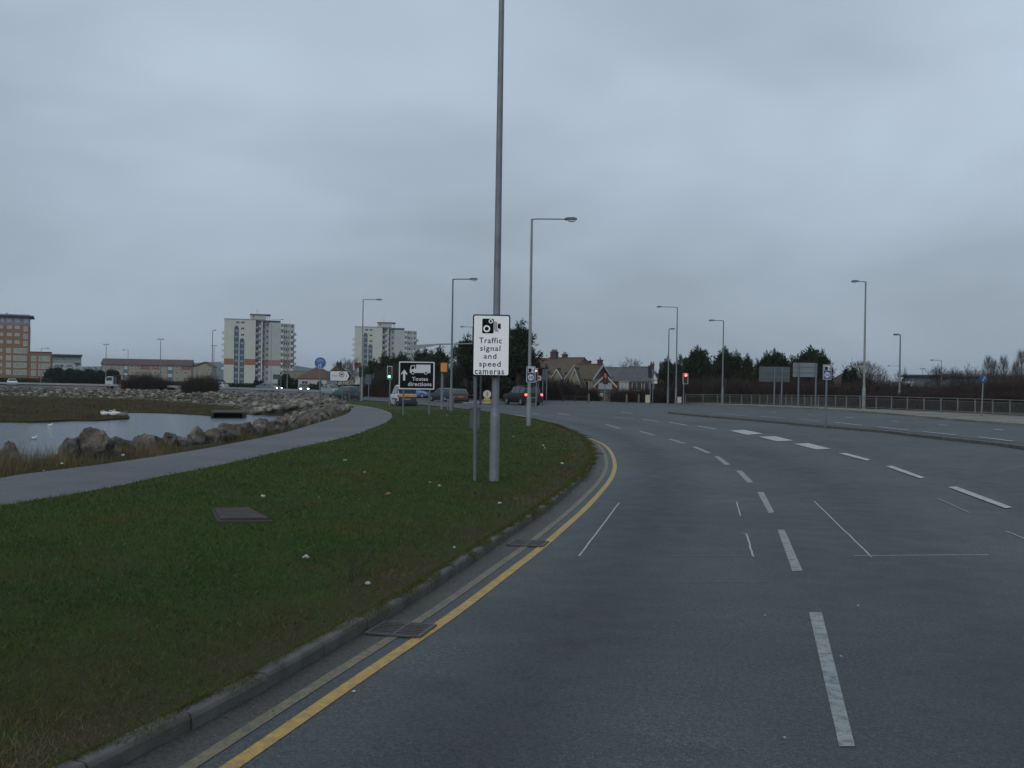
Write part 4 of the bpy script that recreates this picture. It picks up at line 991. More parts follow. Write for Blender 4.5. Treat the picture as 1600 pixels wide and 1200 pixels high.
def car(kind, name, px, py, yaw, body, label, rear='off', front='off', Y=None, cat='car', group='cars at the junction', scale=1.0, lower=None, extra=None):
    sp = SPEC[kind]; L, W = sp['L']*scale, sp['W']*scale
    b = gp(px, py) if Y is None else base(px, Y)
    t = thing(name, label, cat, b, R(yaw), group)       # local +y forward
    st = sp['st']; g = sp['g']; w = W/2
    rows = []
    for x, d, r in st:
        y = (x-.5)*L; e = abs(x-.5)*2; en = 1-.13*max(0, (e-.8)/.2)**1.5
        cab = r > d
        zr = r if cab else d+.015
        hw = w*en
        g_ = g+(.12 if e > .93 else 0)
        if cab and r > d+.1: up = [(hw*.79, zr-.07), (hw*.66, zr), (0, zr+.02)]
        else: up = [(hw*.86, d+.012), (hw*.6, d+.03), (0, d+.035)]
        rows.append([(y, g_, hw*.93), (y, g_+.13, hw), (y, d*.62, hw*1.0), (y, d*.9, hw*.985), (y, d, hw*.95)]+[(y, z, q) for q, z in up])
    bodyq, glassq = MB(), {('side_window', -1): MB(), ('side_window', 1): MB(), ('windscreen', 0): MB(), ('rear_window', 0): MB()}
    pil = {'hatch': (3, 6), 'saloon': (4, 7), 'estate': (3, 6), 'suv': (3, 6), 'van': (3, 6)}[kind]
    n = len(rows); solid = kind == 'van'
    for s_ in (-1, 1):
        for i in range(n-1):
            A, B = rows[i], rows[i+1]
            for k in range(7):
                q = [(s_*A[k][2], A[k][0], A[k][1]), (s_*B[k][2], B[k][0], B[k][1]), (s_*B[k+1][2], B[k+1][0], B[k+1][1]), (s_*A[k+1][2], A[k+1][0], A[k+1][1])]
                ca, cb = st[i][2] > st[i][1]+.1, st[i+1][2] > st[i+1][1]+.1
                kindq = None
                wid = (st[i+1][0]-st[i][0])*L
                if k == 4 and ca and cb and wid > .22: kindq = 'side_window'
                if k >= 5 and ca != cb: kindq = 'windscreen' if ca else 'rear_window'
                if kindq is None: bodyq.add(q, [(0, 1, 2, 3)])
                else:
                    c_ = sum((Vector(v) for v in q), Vector())/4; q2 = [c_+(Vector(v)-c_)*.985 for v in q] if kindq == 'side_window' else q
                    glassq[(kindq, s_ if kindq == 'side_window' else 0)].add(q2, [(0, 1, 2, 3)])
        # triangles at pillars between deck and roof edge are kept as body by the loop above
    for e_, rw in ((0, rows[0]), (n-1, rows[-1])):
        vs = [(q[2], q[0], q[1]) for q in rw]+[(-q[2], q[0], q[1]) for q in reversed(rw[:-1])]
        bodyq.add(vs, [tuple(range(len(vs)))])
    und = MB().box(-w*.9, w*.9, -L*.46, L*.46, g-.02, g+.1)
    bo = bodyq.build('body', body, t, smooth_=True); und.build('underside', PLAS, t)
    for k, m_ in glassq.items():
        if m_.v: m_.build(k[0], CGL, t)
    if kind == 'suv': MB().box(-w*.62, w*.62, -L*.40, L*.0, sp['H']+.015, sp['H']+.03).build('roof_reflection', mat('car_paint_roof_silver', (.20, .19, .20), .3), t)  # silver slab added to the black roof; reflection put into its colour
    if lower: # darker lower body / bumpers
        MB().box(-w-.012, w+.012, -L*.5-.02, -L*.5+.22, g+.06, g+.34).box(-w-.012, w+.012, L*.5-.22, L*.5+.02, g+.06, g+.32).build('bumper', lower, t, bevel=.04)
    rw_ = .335 if kind in ('suv',) else .30
    for sx_ in (-1, 1):
        for fy in (-.31, .305):
            MB().prism([(fy*L+(rw_+.05)*math.cos(R(a)), rw_+(rw_+.05)*math.sin(R(a))) for a in range(-10, 191, 15)], sx_*w*.80, sx_*(w+.004), 'x').build('wheel_arch', PLAS, t)
            wh = MB(); wh.tube((sx_*(w-.2), fy*L, rw_), (sx_*(w+.012), fy*L, rw_), rw_, n=18); wo = wh.build('wheel', TYRE, t)
            MB().tube((sx_*(w+.008), fy*L, rw_), (sx_*(w+.02), fy*L, rw_), rw_*.64, rw_*.55, n=14).build('rim', RIM, wo)
        MB().ball((sx_*(w+.07), L*.15, st[5][1]+.04), (.09, .06, .07), 8, 5).build('wing_mirror', PLAS, t)
        zt_ = st[2][1]; rl = TLON if rear == 'on' else TLG
        tall = kind in ('van', 'suv', 'estate')
        MB().box(sx_*w*.78-.0, sx_*w*.955, -L*.5-.012, -L*.5+.16, zt_-.24, zt_-.04).build('tail_light', rl, t, bevel=.015)
        fl = HLON if front == 'on' else HLG
        MB().box(sx_*w*.50, sx_*w*.86, L*.5-.20, L*.5-.005, st[-2][1]-.10, st[-2][1]+.04).build('headlight', fl, t, bevel=.02)
    MB().box(-.26, .26, -L*.5-.03, -L*.5+.02, g+.42, g+.54).build('rear_plate', PLY, t)
    MB().box(-.26, .26, L*.5-.02, L*.5+.03, g+.2, g+.31).build('front_plate', PLW, t)
    MB().box(-.42, .42, L*.5-.05, L*.5+.012, g+.38, g+.5).build('grille', PLAS, t)
    if extra: extra(t, L, W, sp)
    return t
def paintm(n, c, r=.3): return mat('car_paint_'+n, c, r, spec=.5, metal=.15)
def van_extra(t, L, W, sp):
    y = -L/2-.016
    # dark blue rear, chevron band
    MB().box(-W*.44, W*.44, y-.006, y+.05, .45, 1.04).build('rear_doors', mat('van_dark_blue', (.02, .03, .07), .4), t)
    MB().box(-W*.42, W*.42, y+.03, y+.09, 1.12, 1.62).build('rear_glass', CGL, t)
    MB().box(-W*.45, W*.45, y-.012, y-.007, .86, 1.06).build('chevron_band', mat('chevron_orange', (.50, .19, .04), .5), t)
    q = MB()
    for k in range(-4, 5):
        if k == 0: continue
        s_ = 1 if k > 0 else -1; x = k*.17
        q.prism([(x-s_*.04, .862), (x+.05-s_*.04, .862), (x+.05+s_*.05, 1.058), (x+s_*.05, 1.058)], y-.016, y-.0125)
    q.build('chevron_stripe', mat('chevron_cream', (.45, .42, .3), .5), t)
    text('POLICE', .52, .075, BLACK, 'lettering', t, 0, .80, y-.02) if False else None
    MB().box(-W/2-.008, -W/2+.02, -L*.46, L*.1, .62, .72).build('side_strip', PLAS, t)
car('van', 'white_van', 629, 635.5, 17, paintm('white', (.62, .64, .66)), 'small white van with orange striped chevron band on its rear, behind lorry sign', rear='off', cat='van', lower=PLAS, extra=van_extra, group='vehicles at the junction')
car('suv', 'dark_suv', 816, 632.5, 28, mat('car_paint_black', (.010, .012, .013), .45, spec=.3), 'black off-road car with bright red rear lights, waiting at the signals', rear='on', lower=PLAS)
car('estate', 'dark_green_car', 541, 624.6, 38, paintm('dark_green', (.02, .055, .055)), 'dark green estate car seen from behind beside the short dark barrier', lower=PLAS)
car('hatch', 'silver_car', 572, 617.3, -158, paintm('silver', (.17, .18, .19)), 'silver grey car facing us with headlights, right of the dark green car', front='on')
car('hatch', 'pale_car', 518, 614.6, -140, paintm('pale_silver', (.22, .25, .25)), 'pale silver car just behind the dark green car, turned to the right', Y=150)
car('hatch', 'dark_grey_car', 474, 611.5, -164, paintm('dark_grey', (.05, .055, .07)), 'dark car with two bright headlights on the causeway', front='on', Y=172)
car('saloon', 'teal_grey_car', 420, 611, -115, paintm('teal_grey', (.10, .13, .14)), 'teal-grey car turned sideways before the first tower, one headlight bright', front='on', Y=180)
car('hatch', 'blue_car', 650, 621.3, -108, paintm('blue', (.08, .16, .34)), 'light blue small car between the white van and lorry sign post', Y=138)
car('hatch', 'dark_hatchback', 694, 627, 42, paintm('dark_blue_grey', (.035, .04, .055)), 'dark blue-grey car directly behind the speed camera post')
car('saloon', 'maroon_car', 717.5, 629, 6, paintm('maroon', (.055, .018, .022)), 'maroon car seen from behind at the road edge by the speed camera')
car('hatch', 'silver_green_car', 722, 621, -128, paintm('silver_green', (.20, .24, .23)), 'silver green car partly behind the maroon car', Y=141)
car('hatch', 'red_car', 762, 622.5, 8, paintm('red', (.30, .035, .05)), 'red car seen from behind, just beyond the keep-left bollard')
car('hatch', 'white_car', 938, 628, 160, paintm('white', (.5, .52, .54)), 'small white car parked outside the brick porch', Y=150)
car('saloon', 'white_saloon', 19, 604, -152, paintm('white', (.5, .52, .54)), 'white car behind the crash barrier in front of brick flats', Y=205)
car('hatch', 'pale_hatchback', 341, 608, 70, paintm('pale', (.35, .36, .36)), 'pale car half hidden by the dense brown bush near low flats', Y=205)

# flatbed lorry with a dark loader arm
b = base(186, 187); t = thing('works_lorry', 'white-cabbed works lorry with dark frame load, left of brown bushes', 'lorry', b, R(4)); 
wp_ = mat('lorry_white', (.42, .44, .45), .5)
MB().prism([(-2.1, .5), (-2.1, 1.5), (-1.85, 2.15), (-.75, 2.15), (-.75, .5)], -1, 1).build('cab', wp_, t, bevel=.06)
MB().prism([(-2.0, 1.4), (-1.82, 2.0), (-.95, 2.0), (-.95, 1.4)], -1.02, 1.02).build('cab_window', CGL, t)
MB().box(-.7, 2.3, -1.05, 1.05, .62, .95).build('load_bed', PLAS, t, bevel=.03)
q = MB()
for x in (-.55, .55, 2.1): q.box(x-.07, x+.07, -1, -.86, .95, 2.35).box(x-.07, x+.07, .86, 1, .95, 2.35)
q.box(-.62, 2.3, -1, 1, 2.3, 2.42); q.build('load_frame', PLAS, t)
MB().box(.1, .9, -.5, .5, .95, 1.6).build('load_crate', PLAS, t, bevel=.05)
MB().box(1.0, 1.7, -.4, .4, 1.3, 2.0).build('pale_panel', mat('lorry_panel', (.35, .37, .38), .5), t)
for x in (-1.5, 1.3):
    for y in (-1, .8):
        w_ = MB().tube((x, y, .42), (x, y+.2, .42), .42, n=16).build('wheel', TYRE, t)

# ---------------------------------------------------------------- buildings
GLW = mat('window_glass_dark', (.025, .03, .035), .1, spec=.8); GLP = mat('window_net_curtain', (.30, .33, .31), .3, var=.3, vscale=1.5); FRW = mat('window_frame_white', (.45, .46, .46), .5)
GLB = mat('balcony_glass_green', (.22, .30, .27), .2, var=.25, vscale=.8)
def window(parent, x0, x1, z0, z1, y, glass=None, fr=.1, frm=None, mull=1, name='window'):
    """frame ring with its pane and mullions; wall plane at y, looking towards -y"""
    f = MB().box(x0, x0+fr, y-.05, y+.04, z0, z1).box(x1-fr, x1, y-.05, y+.04, z0, z1).box(x0+fr, x1-fr, y-.05, y+.04, z1-fr, z1).box(x0+fr, x1-fr, y-.05, y+.04, z0, z0+fr)
    for k in range(1, mull+1):
        xm = x0+(x1-x0)*k/(mull+1); f.box(xm-fr*.35, xm+fr*.35, y-.04, y+.03, z0+fr, z1-fr)
    fo = f.build(name, frm or FRW, parent)
    MB().box(x0+fr*.5, x1-fr*.5, y-.015, y+.02, z0+fr*.5, z1-fr*.5).build('pane', glass or GLW, fo)
    return fo
def tower(label, Y, pxl, pyb):
    k = 500/FOC*.955
    X = lambda px: (px-350)*k
    Z = lambda py: (607-py)*500/FOC
    b = at(pxl, pyb, Y); b.z = 0
    t = thing('tower_block', label, 'tower block', b, R(13), 'pair of white tower blocks')
    GLT = mat('tower_window_glass', (.075, .085, .095), .2)
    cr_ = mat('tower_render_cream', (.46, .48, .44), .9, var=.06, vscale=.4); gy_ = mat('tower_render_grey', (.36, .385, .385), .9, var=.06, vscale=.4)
    wh_ = mat('tower_white', (.54, .57, .57), .8); bl_ = mat('tower_blue_panel', (.045, .085, .125), .5, var=.3, vscale=.9); bl2 = mat('tower_pale_panel', (.20, .27, .32), .5)
    org = mat('tower_orange_band', (.25, .11, .065), .8, var=.08); pink = mat('tower_pink_band', (.27, .135, .125), .8, var=.08)
    h = Z(507.5)
    # A wing in three slabs around two recessed blue strips
    for n_, (a, c_) in enumerate(((350, 366), (373.2, 374.8), (382.3, 400))):
        MB().box(X(a), X(c_), 0, 15, 0, h).build('wall', cr_, t)
    MB().box(X(366), X(373.2), 0, 15, Z(517.5)+.0, h).build('wall', cr_, t); MB().box(X(374.8), X(382.3), 0, 15, Z(537)+.0, h).build('wall', cr_, t)
    for a, c_, ztop in ((366, 373.2, Z(518)), (374.8, 382.3, Z(537.5))):
        MB().box(X(a), X(c_), .5, 14.8, 0, ztop).build('blue_strip', bl_, t)
        q = MB(); m_ = (X(a)+X(c_))/2; r_ = (X(c_)-X(a))/2
        for s_ in (-1, 1):  # rounded head of the strip
            pts_ = [(m_+s_*r_, ztop-r_)]+[(m_+s_*r_*math.cos(R(a_)), ztop-r_+r_*math.sin(R(a_))) for a_ in range(10, 91, 16)]+[(m_+s_*r_, ztop+.05)]
            q.prism(pts_, .02, .5)
        q.build('arch_corner', cr_, t)
        z_ = ztop-2.6; n_ = 0
        while z_ > 1:
            MB().box(X(a)+.35, X(c_)-.35, .42, .5, z_, z_+.9).build('pale_panel', bl2, t); z_ -= 2.85; n_ += 1
    for px, py in ((371, 512), (379, 512), (379, 521.5), (379, 531.5)):
        window(t, X(px)-.75, X(px)+.85, Z(py)-.5, Z(py)+.55, -.02)
    for a, c_ in ((350.3, 365.6), (382.6, 399.8)): MB().box(X(a), X(c_), -.06, 0, Z(578.5), Z(569)).build('orange_band', org, t)
    # recess between wings
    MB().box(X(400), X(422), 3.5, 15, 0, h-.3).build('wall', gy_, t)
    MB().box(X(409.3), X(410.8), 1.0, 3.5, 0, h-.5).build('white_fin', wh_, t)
    # B wing
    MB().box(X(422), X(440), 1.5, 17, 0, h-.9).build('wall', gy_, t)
    MB().prism([(X(440), 1.5), (X(463), 5.5), (X(463), 17), (X(440), 17)], 0, h-1.2, 'z').build('wall', cr_, t)
    MB().box(X(422.2), X(439.8), 1.44, 1.5, Z(579), Z(570)).build('pink_band', pink, t)
    MB().prism([(X(440.2), 1.47), (X(463), 5.43), (X(463), 5.5), (X(440.2), 1.54)], Z(579), Z(570), 'z').build('pink_band', pink, t)
    MB().box(X(400.2), X(422), 3.44, 3.5, Z(579), Z(570)).build('pink_band', pink, t)
    fl = 2.85
    for i in range(10):
        z_ = .4+i*fl
        for px, w_, y_ in ((402.2, 1.0, 3.5), (418.8, .7, 3.5), (446.5, .8, 2.6), (450, .6, 3.2), (453.5, .6, 3.9)):
            MB().box(X(px)-w_/2, X(px)+w_/2, y_-.12, y_+.3, z_+1.3, z_+2.5).build('window', GLT, t)
        MB().box(X(400.3), X(404), 2.2, 3.42, z_+.1, z_+1.15).build('balcony', wh_, t)
        MB().box(X(405.2), X(408.4), 2.4, 3.42, z_+.7, z_+1.8).build('balcony', wh_, t)
        MB().box(X(412.5), X(414), 3.3, 3.44, z_+.3, z_+2.2).build('window', GLT, t)
        MB().box(X(441), X(444.5), .9, 2.1, z_+.1, z_+1.15).build('balcony', wh_, t); MB().box(X(441), X(443.4), 1.72, 2.0, z_+1.3, z_+2.5).build('window', GLT, t)
        MB().box(X(457.5), X(460.3), 4.55, 5.1, z_+1.25, z_+2.5).build('window', GLT, t)
        if 2 <= i < 9:
            MB().box(X(461.5), X(466), 4.0, 7, z_+.2, z_+1.3).build('balcony', mat('balcony_grey', (.24, .25, .26), .7), t)
            MB().box(X(457), X(460.8), 3.8, 5.0, z_+.1, z_+1.15).build('balcony', wh_, t)
            MB().box(X(346), X(350), 2, 6, z_+.2, z_+1.3).build('balcony', wh_, t)
    MB().box(X(349.5), X(400.5), -.15, 15.2, h, h+.35).build('roof_edge', mat('roof_edge_grey', (.2, .21, .22), .8), t)
    MB().box(X(400.5), X(440), 1.3, 17, h-.28, h+.05).build('roof_edge', mat('roof_edge_grey', None), t)
    MB().box(X(391), X(416.5), 3, 12, h+.35, Z(499)).build('plant_room', gy_, t)
    MB().box(X(395), X(397.5), 2.95, 3.0, Z(503), Z(500.5)).build('vent', GLW, t)
    MB().box(X(390.2), X(423.5), 2.5, 12.5, Z(499), Z(497.6)).build('plant_room_roof', mat('roof_dark', (.07, .08, .09), .8), t)
    for px in (419, 422): MB().box(X(px)-.12, X(px)+.12, 3, 3.3, h-.3, Z(499)).build('pillar', GALVD, t)
    MB().tube((X(402), 6, Z(498)), (X(402), 6, Z(488)), .1, .05, n=6).build('aerial', POSTG, t)
    return t
T1 = tower('cream tower block with orange and pink band, blue strips fully in view', 500, 349, 607)
T2 = dup(T1, 'second tower block, partly hidden by dark pines and green signal', loc=(at(553, 607, 555).x, 555, 0), rot=R(7))

def block(Y, px0, px1, pyt, depth, label, name, wall, group=None, cat='building', rz=0):
    b = at(px0, 600, Y); b.z = 0
    t = thing(name, label, cat, b, R(rz), group); k = Y/FOC; bz = at((px0+px1)/2, pyt, Y).z
    return t, k, bz, (px1-px0)*k
# brick flats at the left
Yb = 400; kb = Yb/FOC; BRK = masonry('flats_brick', (.30, .145, .075), (.26, .2, .15), 1, .2); BRK2 = mat('flats_brick_pale', (.215, .125, .078), .9, var=.12, vscale=.6)
bz0 = at(20, 600, Yb)
def XL(px): return (px-45)*kb*.905
def ZL(py): return at(30, py, Yb).z
b = at(45, 600, Yb); b.z = 0
t = thing('brick_flats', 'tall orange brick block of flats with grey top storey at the left edge', 'block of flats', b, R(23))
MB().box(XL(-60), XL(44.5), 0, 16, 0, ZL(508)).build('wall', BRK2, t)
MB().box(XL(-60), XL(44), .2, 15.8, ZL(508), ZL(494)).build('top_storey', mat('flats_grey_cladding', (.17, .20, .25), .6, var=.1), t)
MB().box(XL(-62), XL(51), -1.2, 17, ZL(495.5), ZL(493.2)).build('roof', mat('flats_roof_dark', (.035, .045, .07), .6), t)
MB().box(XL(-60), XL(45), 0, 15, ZL(493.1), ZL(491.5)).build('roof_top', mat('flats_roof_grey', (.25, .28, .3), .7), t)
MB().box(XL(7), XL(9.5), 4, 6, ZL(491.4), ZL(489)).build('flue', POSTG, t)
for py in (511.5, 523, 534.5):
    for px, w_ in ((-30, 2.8), (-14, 2.8), (1.5, 2.2), (13.5, 4), (25.5, 3.8)): window(t, XL(px-w_), XL(px+w_), ZL(py+2.6), ZL(py-2.2), 0, GLP, .12)
    window(t, XL(35.5), XL(42), ZL(py+6), ZL(py-1.6), 0, GLB, .12)
for py in (500.5,):
    for px, w_ in ((2.5, 2), (13, 3.5), (25.5, 3.5), (39, 3)): window(t, XL(px-w_), XL(px+w_), ZL(py+3.5), ZL(py-2), .2, GLP, .12)
for py in (548, 559.5, 570.5, 581.5):
    for px, w_ in ((-30, 3), (-12, 3), (0, 3)): window(t, XL(px-w_), XL(px+w_), ZL(py+2.5), ZL(py-2.5), 0, GLP, .12)
    window(t, XL(9), XL(16.5), ZL(py+3.8), ZL(py-3.6), 0, GLP, .12, mull=1)
    window(t, XL(20.5), XL(41.5), ZL(py+4), ZL(py-3.6), 0, GLB, .14, mull=5)
b = at(45, 600, Yb-2); b.z = 0
t = thing('low_brick_wing', 'four-storey orange brick wing right of the tall brick flats', 'block of flats', b, R(23))
MB().box(XL(44.6), XL(80), 0, 14, 0, ZL(550)).build('wall', BRK2, t); MB().box(XL(44.6), XL(80.5), -.3, 14.3, ZL(550), ZL(549)).build('roof_edge', mat('flats_roof_dark', None), t)
for py in (560, 571.5, 582.5):
    window(t, XL(48.3), XL(55.7), ZL(py+4), ZL(py-4), 0, GLB, .12); window(t, XL(60), XL(77.3), ZL(py+4), ZL(py-3.8), 0, GLB, .14, mull=4)
t = thing('white_flats_wing', 'white rendered wing with dark overhanging roof behind dark evergreen bush', 'block of flats', b, R(23))
wr = mat('flats_white_render', (.40, .43, .45), .8, var=.06)
MB().box(XL(80.7), XL(128.5), .5, 13, 0, ZL(566.5)).build('wall', wr, t); MB().box(XL(80.7), XL(128), .8, 12.8, ZL(566.5), ZL(555)).build('top_storey', mat('flats_grey_cladding2', (.22, .27, .30), .6), t)
MB().box(XL(80.7), XL(129.6), -.8, 14, ZL(555), ZL(552.3)).build('roof', mat('flats_roof_dark', None), t)
for px0, px1, py in ((85, 100, 569.5), (104, 114, 569.5), (86, 100, 580), (104, 114, 580)): window(t, XL(px0), XL(px1), ZL(py+3), ZL(py-1.5), .5, mat('window_grey_blue', (.12, .16, .18), .2), .1, mull=3)
for px0, px1 in ((86, 93), (97, 104), (107, 113)): window(t, XL(px0), XL(px1), ZL(562), ZL(558.5), .8, mat('window_grey_blue', None), .1)
for py in (566.3, 577.5): MB().box(XL(117), XL(125.5), -.9, .5, ZL(py+.7), ZL(py-.7)).build('balcony_slab', BLKH, t); MB().box(XL(118), XL(124.5), -.8, -.7, ZL(py-.7), ZL(py-4.5)).build('balcony_screen', GLB, t)

# long low flats
Yf = 330; kf = Yf/FOC
b = at(158, 600, Yf); b.z = 0
t = thing('low_flats', 'long three-storey beige flats with brown pitched roof', 'block of flats', b, R(12))
XF = lambda px: (px-158)*kf*.95
ZF = lambda py: at(230, py, Yf).z
bw = mat('flats_beige', (.26, .25, .20), .9, var=.1, vscale=.5); rt = mat('brown_roof_tiles', (.085, .06, .052), .9, var=.25, vscale=1.2)
MB().box(XF(158), XF(300), 0, 9, 0, ZF(570)).build('wall', bw, t)
MB().prism([(-.5, ZF(570)-.05), (4.5, ZF(560.5)), (9.5, ZF(570)-.05)], XF(156.5), XF(301.5), 'x').build('roof', rt, t)
for px in (166, 174, 184, 206, 216, 228, 242, 252, 277, 291):
    for py in (572.5, 581.5, 590.5): window(t, XF(px-3), XF(px+3), ZF(py+1.8), ZF(py-1.6), 0, GLW, .12)
for a, c_ in ((192.5, 200), (261.5, 271)):
    MB().box(XF(a), XF(c_), -.06, 0, ZF(600), ZF(571)).build('stair_panel', mat('flats_blue_panel', (.07, .12, .15), .5), t)
    for py in (575, 586): MB().box(XF(a+1.2), XF(c_-1.2), -.12, -.06, ZF(py+2.6), ZF(py-2.6)).build('pale_panel', mat('flats_pale_panel', (.38, .43, .45), .5), t)
for a, c_ in ((219, 233), (238, 249), (284, 300)): MB().box(XF(a), XF(c_), -.05, 0, ZF(577), ZF(570.8)).build('pink_panel', mat('flats_pink_panel', (.20, .10, .10), .8), t)
b = at(302, 600, 325); b.z = 0
t = thing('gabled_flats', 'small beige gable-ended block right of the long low flats', 'block of flats', b, R(8))
k = 325/FOC
MB().prism([(0, 0), (28*k, 0), (28*k, ZF(572)), (17.5*k, ZF(565.5)), (6*k, ZF(571)), (0, ZF(572))], 0, 10).build('wall', bw, t)
MB().prism([(-.4, ZF(572.6)), (17.5*k, ZF(565.2)), (28.8*k, ZF(572.6)), (28.8*k, ZF(571.4)), (17.5*k, ZF(563.8)), (-.4, ZF(571.4))], -.4, 10.4).build('roof', rt, t)
window(t, 21*k, 26*k, ZF(578), ZF(575), 0); window(t, 21*k, 26*k, ZF(588), ZF(585), 0); MB().box(4.5*k, 6*k, -.04, 0, 0, ZF(573)).build('downpipe', POSTG, t)

# houses --------------------------------------------------
def tiles(name, c): return mat('roof_'+name, c, .9, var=.3, vscale=2.2, bump=.4, bscale=8)
def house(px, Y, L, D, E, RH, rot, label, wall, roof, chims=(), gable_wall=None, hip=0.0, wins=(), zb=0, cat='house', over=.35, barge=None):
    """ridge along local x, length L; depth D along local y; centre at pixel column px, distance Y"""
    b = at(px, 600, Y); b.z = zb
    t = thing('house', label, cat, b, R(rot), 'houses beyond the junction')
    MB().box(-L/2, L/2, -D/2, D/2, -.3, E).build('wall', wall, t)
    if not hip:
        for s_ in (-1, 1): MB().prism([(-D/2, E), (D/2, E), (0, RH-.05)], s_*(L/2-.3), s_*L/2, 'x').build('gable', gable_wall or wall, t)
    lx = L/2+over*(.6 if not hip else 1); rx = L/2-hip+ (over*.6 if not hip else 0); dy = D/2+over; ez = E-over*(RH-E)/(D/2)
    ri_ = MB()
    v = [(-lx, -dy, ez), (lx, -dy, ez), (lx, dy, ez), (-lx, dy, ez), (-rx, 0, RH), (rx, 0, RH)]
    v += [(a, c_, z+.14) for a, c_, z in v]
    fs = [(6, 7, 11, 10), (8, 9, 10, 11), (0, 4, 5, 1), (2, 5, 4, 3), (0, 1, 7, 6), (2, 3, 9, 8)]
    fs += [(1, 5, 11, 7), (5, 2, 8, 11), (3, 4, 10, 9), (4, 0, 6, 10)] if not hip else [(7, 8, 11), (9, 6, 10), (1, 2, 8, 7), (3, 0, 6, 9)]
    if hip: fs += [(0, 3, 4), (1, 5, 2)]
    ri_.add(v, fs); ro = ri_.build('roof', roof, t)
    MB().box(-rx, rx, -.12, .12, RH+.06, RH+.24).build('ridge_tiles', roof, ro)
    if barge and not hip:
        for s_ in (-1, 1):
            for q_ in (-1, 1): MB().prism([(q_*dy, ez-.12), (q_*dy, ez+.16), (0, RH+.16), (0, RH-.14)], s_*(lx+.0), s_*(lx+.08), 'x').build('bargeboard', barge, t)
    for cx, cy, w_, h_, np_ in chims:
        c_ = MB().box(cx-w_/2, cx+w_/2, cy-.35, cy+.35, E, RH+h_).box(cx-w_/2-.06, cx+w_/2+.06, cy-.41, cy+.41, RH+h_, RH+h_+.14).build('chimney', mat('chimney_brick', (.085, .05, .042), .95, var=.3), ro)
        q = MB()
        for i in range(np_): x_ = cx-w_/2+w_*(i+.5)/np_; q.tube((x_, cy, RH+h_+.14), (x_, cy, RH+h_+.5), .12, .09, n=7)
        q.build('chimney_pot', mat('pot_terracotta', (.13, .07, .05), .9), ro)
    for side, u, z0, w_, h_ in wins:
        if side == 'f': window(t, u-w_/2, u+w_/2, z0, z0+h_, -D/2-.01, GLW, .09, mull=1)
        else:   # right-hand gable end
            f = MB().box(L/2-.02, L/2+.05, u-w_/2, u+w_/2, z0, z0+h_); fo = f.build('window', FRW, t)
            MB().box(L/2+.04, L/2+.07, u-w_/2+.1, u-.05, z0+.1, z0+h_-.1).box(L/2+.04, L/2+.07, u+.05, u+w_/2-.1, z0+.1, z0+h_-.1).build('pane', GLW, fo)
    return t
CREAM = mat('render_cream', (.235, .228, .175), .9, var=.12, vscale=.8); CREAM2 = mat('render_buff', (.21, .18, .13), .9, var=.1, vscale=.8)
RBR = masonry('red_brick', (.13, .045, .042), (.14, .1, .09), 1.0, .3); WBD = mat('white_bargeboard', (.36, .37, .37), .6)
RT1, RT2, RT3, RT4 = tiles('maroon', (.085, .035, .035)), tiles('brown', (.088, .064, .045)), tiles('moss_brown', (.085, .068, .042)), tiles('grey', (.085, .088, .09))
hm = house(849, 186, 6.6, 7.5, 4.6, 6.35, -24, 'maroon-roofed house with rooflight and pale gable at the left of the row', CREAM2, RT1, [(-2.6, 0, 1.2, .9, 3)], wins=(), gable_wall=mat('gable_pale', (.35, .33, .31), .9))
MB().prism([(-2.6, 5.32), (-1.3, 5.93), (-1.3, 6.03), (-2.6, 5.42)], .9, 1.5, 'x').build('rooflight', mat('rooflight_pale', (.35, .33, .33), .4), hm)
house(885, 168, 6.4, 8, 3.9, 6.1, -36, 'big brown-roofed house with buff gable and two tall chimney stacks', CREAM2, RT2, [(-2.4, 0, 1.1, 1.0, 4), (-.7, .5, .7, .6, 2)], gable_wall=CREAM2, wins=(('g', 0, 1.6, 1.4, 1.2),))
house(872.5, 161, 1.0, 1.3, 3.3, 4.25, 62, 'small white pointed dormer gable peeping over the thicket', CREAM, RT2, barge=WBD)
house(920, 158, 4.2, 6.2, 2.95, 4.95, -30, 'cream house with mossy brown roof and red brick gable end', CREAM, RT3, [(-.4, .3, .9, .55, 0), (1.8, 0, .6, .7, 1)], gable_wall=RBR, wins=(('f', .9, 1.2, 1.3, 1.4), ('f', -1.6, 1.2, 1.2, 1.5)), barge=WBD)
t = house(901, 153, 1.6, 1.5, 2.4, 4.3, 68, 'narrow cream bay with steep pointed gable on the cream house', CREAM, RT3, wins=(('g', 0, 1.3, .9, 1.3),), barge=WBD)
t = house(946, 150, 3.2, 2.6, 2.1, 3.45, -96, 'brick porch wing with white-edged gable, glazed front and green band', RBR, RT4, barge=WBD, gable_wall=RBR)
MB().box(1.62, 1.66, -.95, .95, 1.45, 2.35).build('upper_glazing', mat('glazing_pale', (.28, .31, .32), .2), t); MB().box(1.62, 1.7, -1.0, 1.0, .85, 1.4).build('green_band', mat('dark_teal_panel', (.02, .06, .065), .6), t)
for y_ in (-.75, .75): MB().box(1.62, 1.7, y_-.2, y_+.2, -.6, .8).build('glazed_panel', mat('glazing_green', (.16, .22, .20), .3), t)
MB().box(1.62, 1.68, -.4, .4, -.6, .7).build('door', mat('door_brown', (.12, .09, .06), .7), t)
t = house(998, 160, 8.0, 6.5, 2.75, 4.7, -8, 'red brick house with grey hipped roof and two small chimneys', RBR, RT4, [(2.0, 0, .6, .5, 2), (3.3, .3, .5, .5, 2)], hip=2.4, wins=(('f', -.2, 1.25, 1.5, 1.25), ('f', 1.6, 1.25, 1.5, 1.25)))
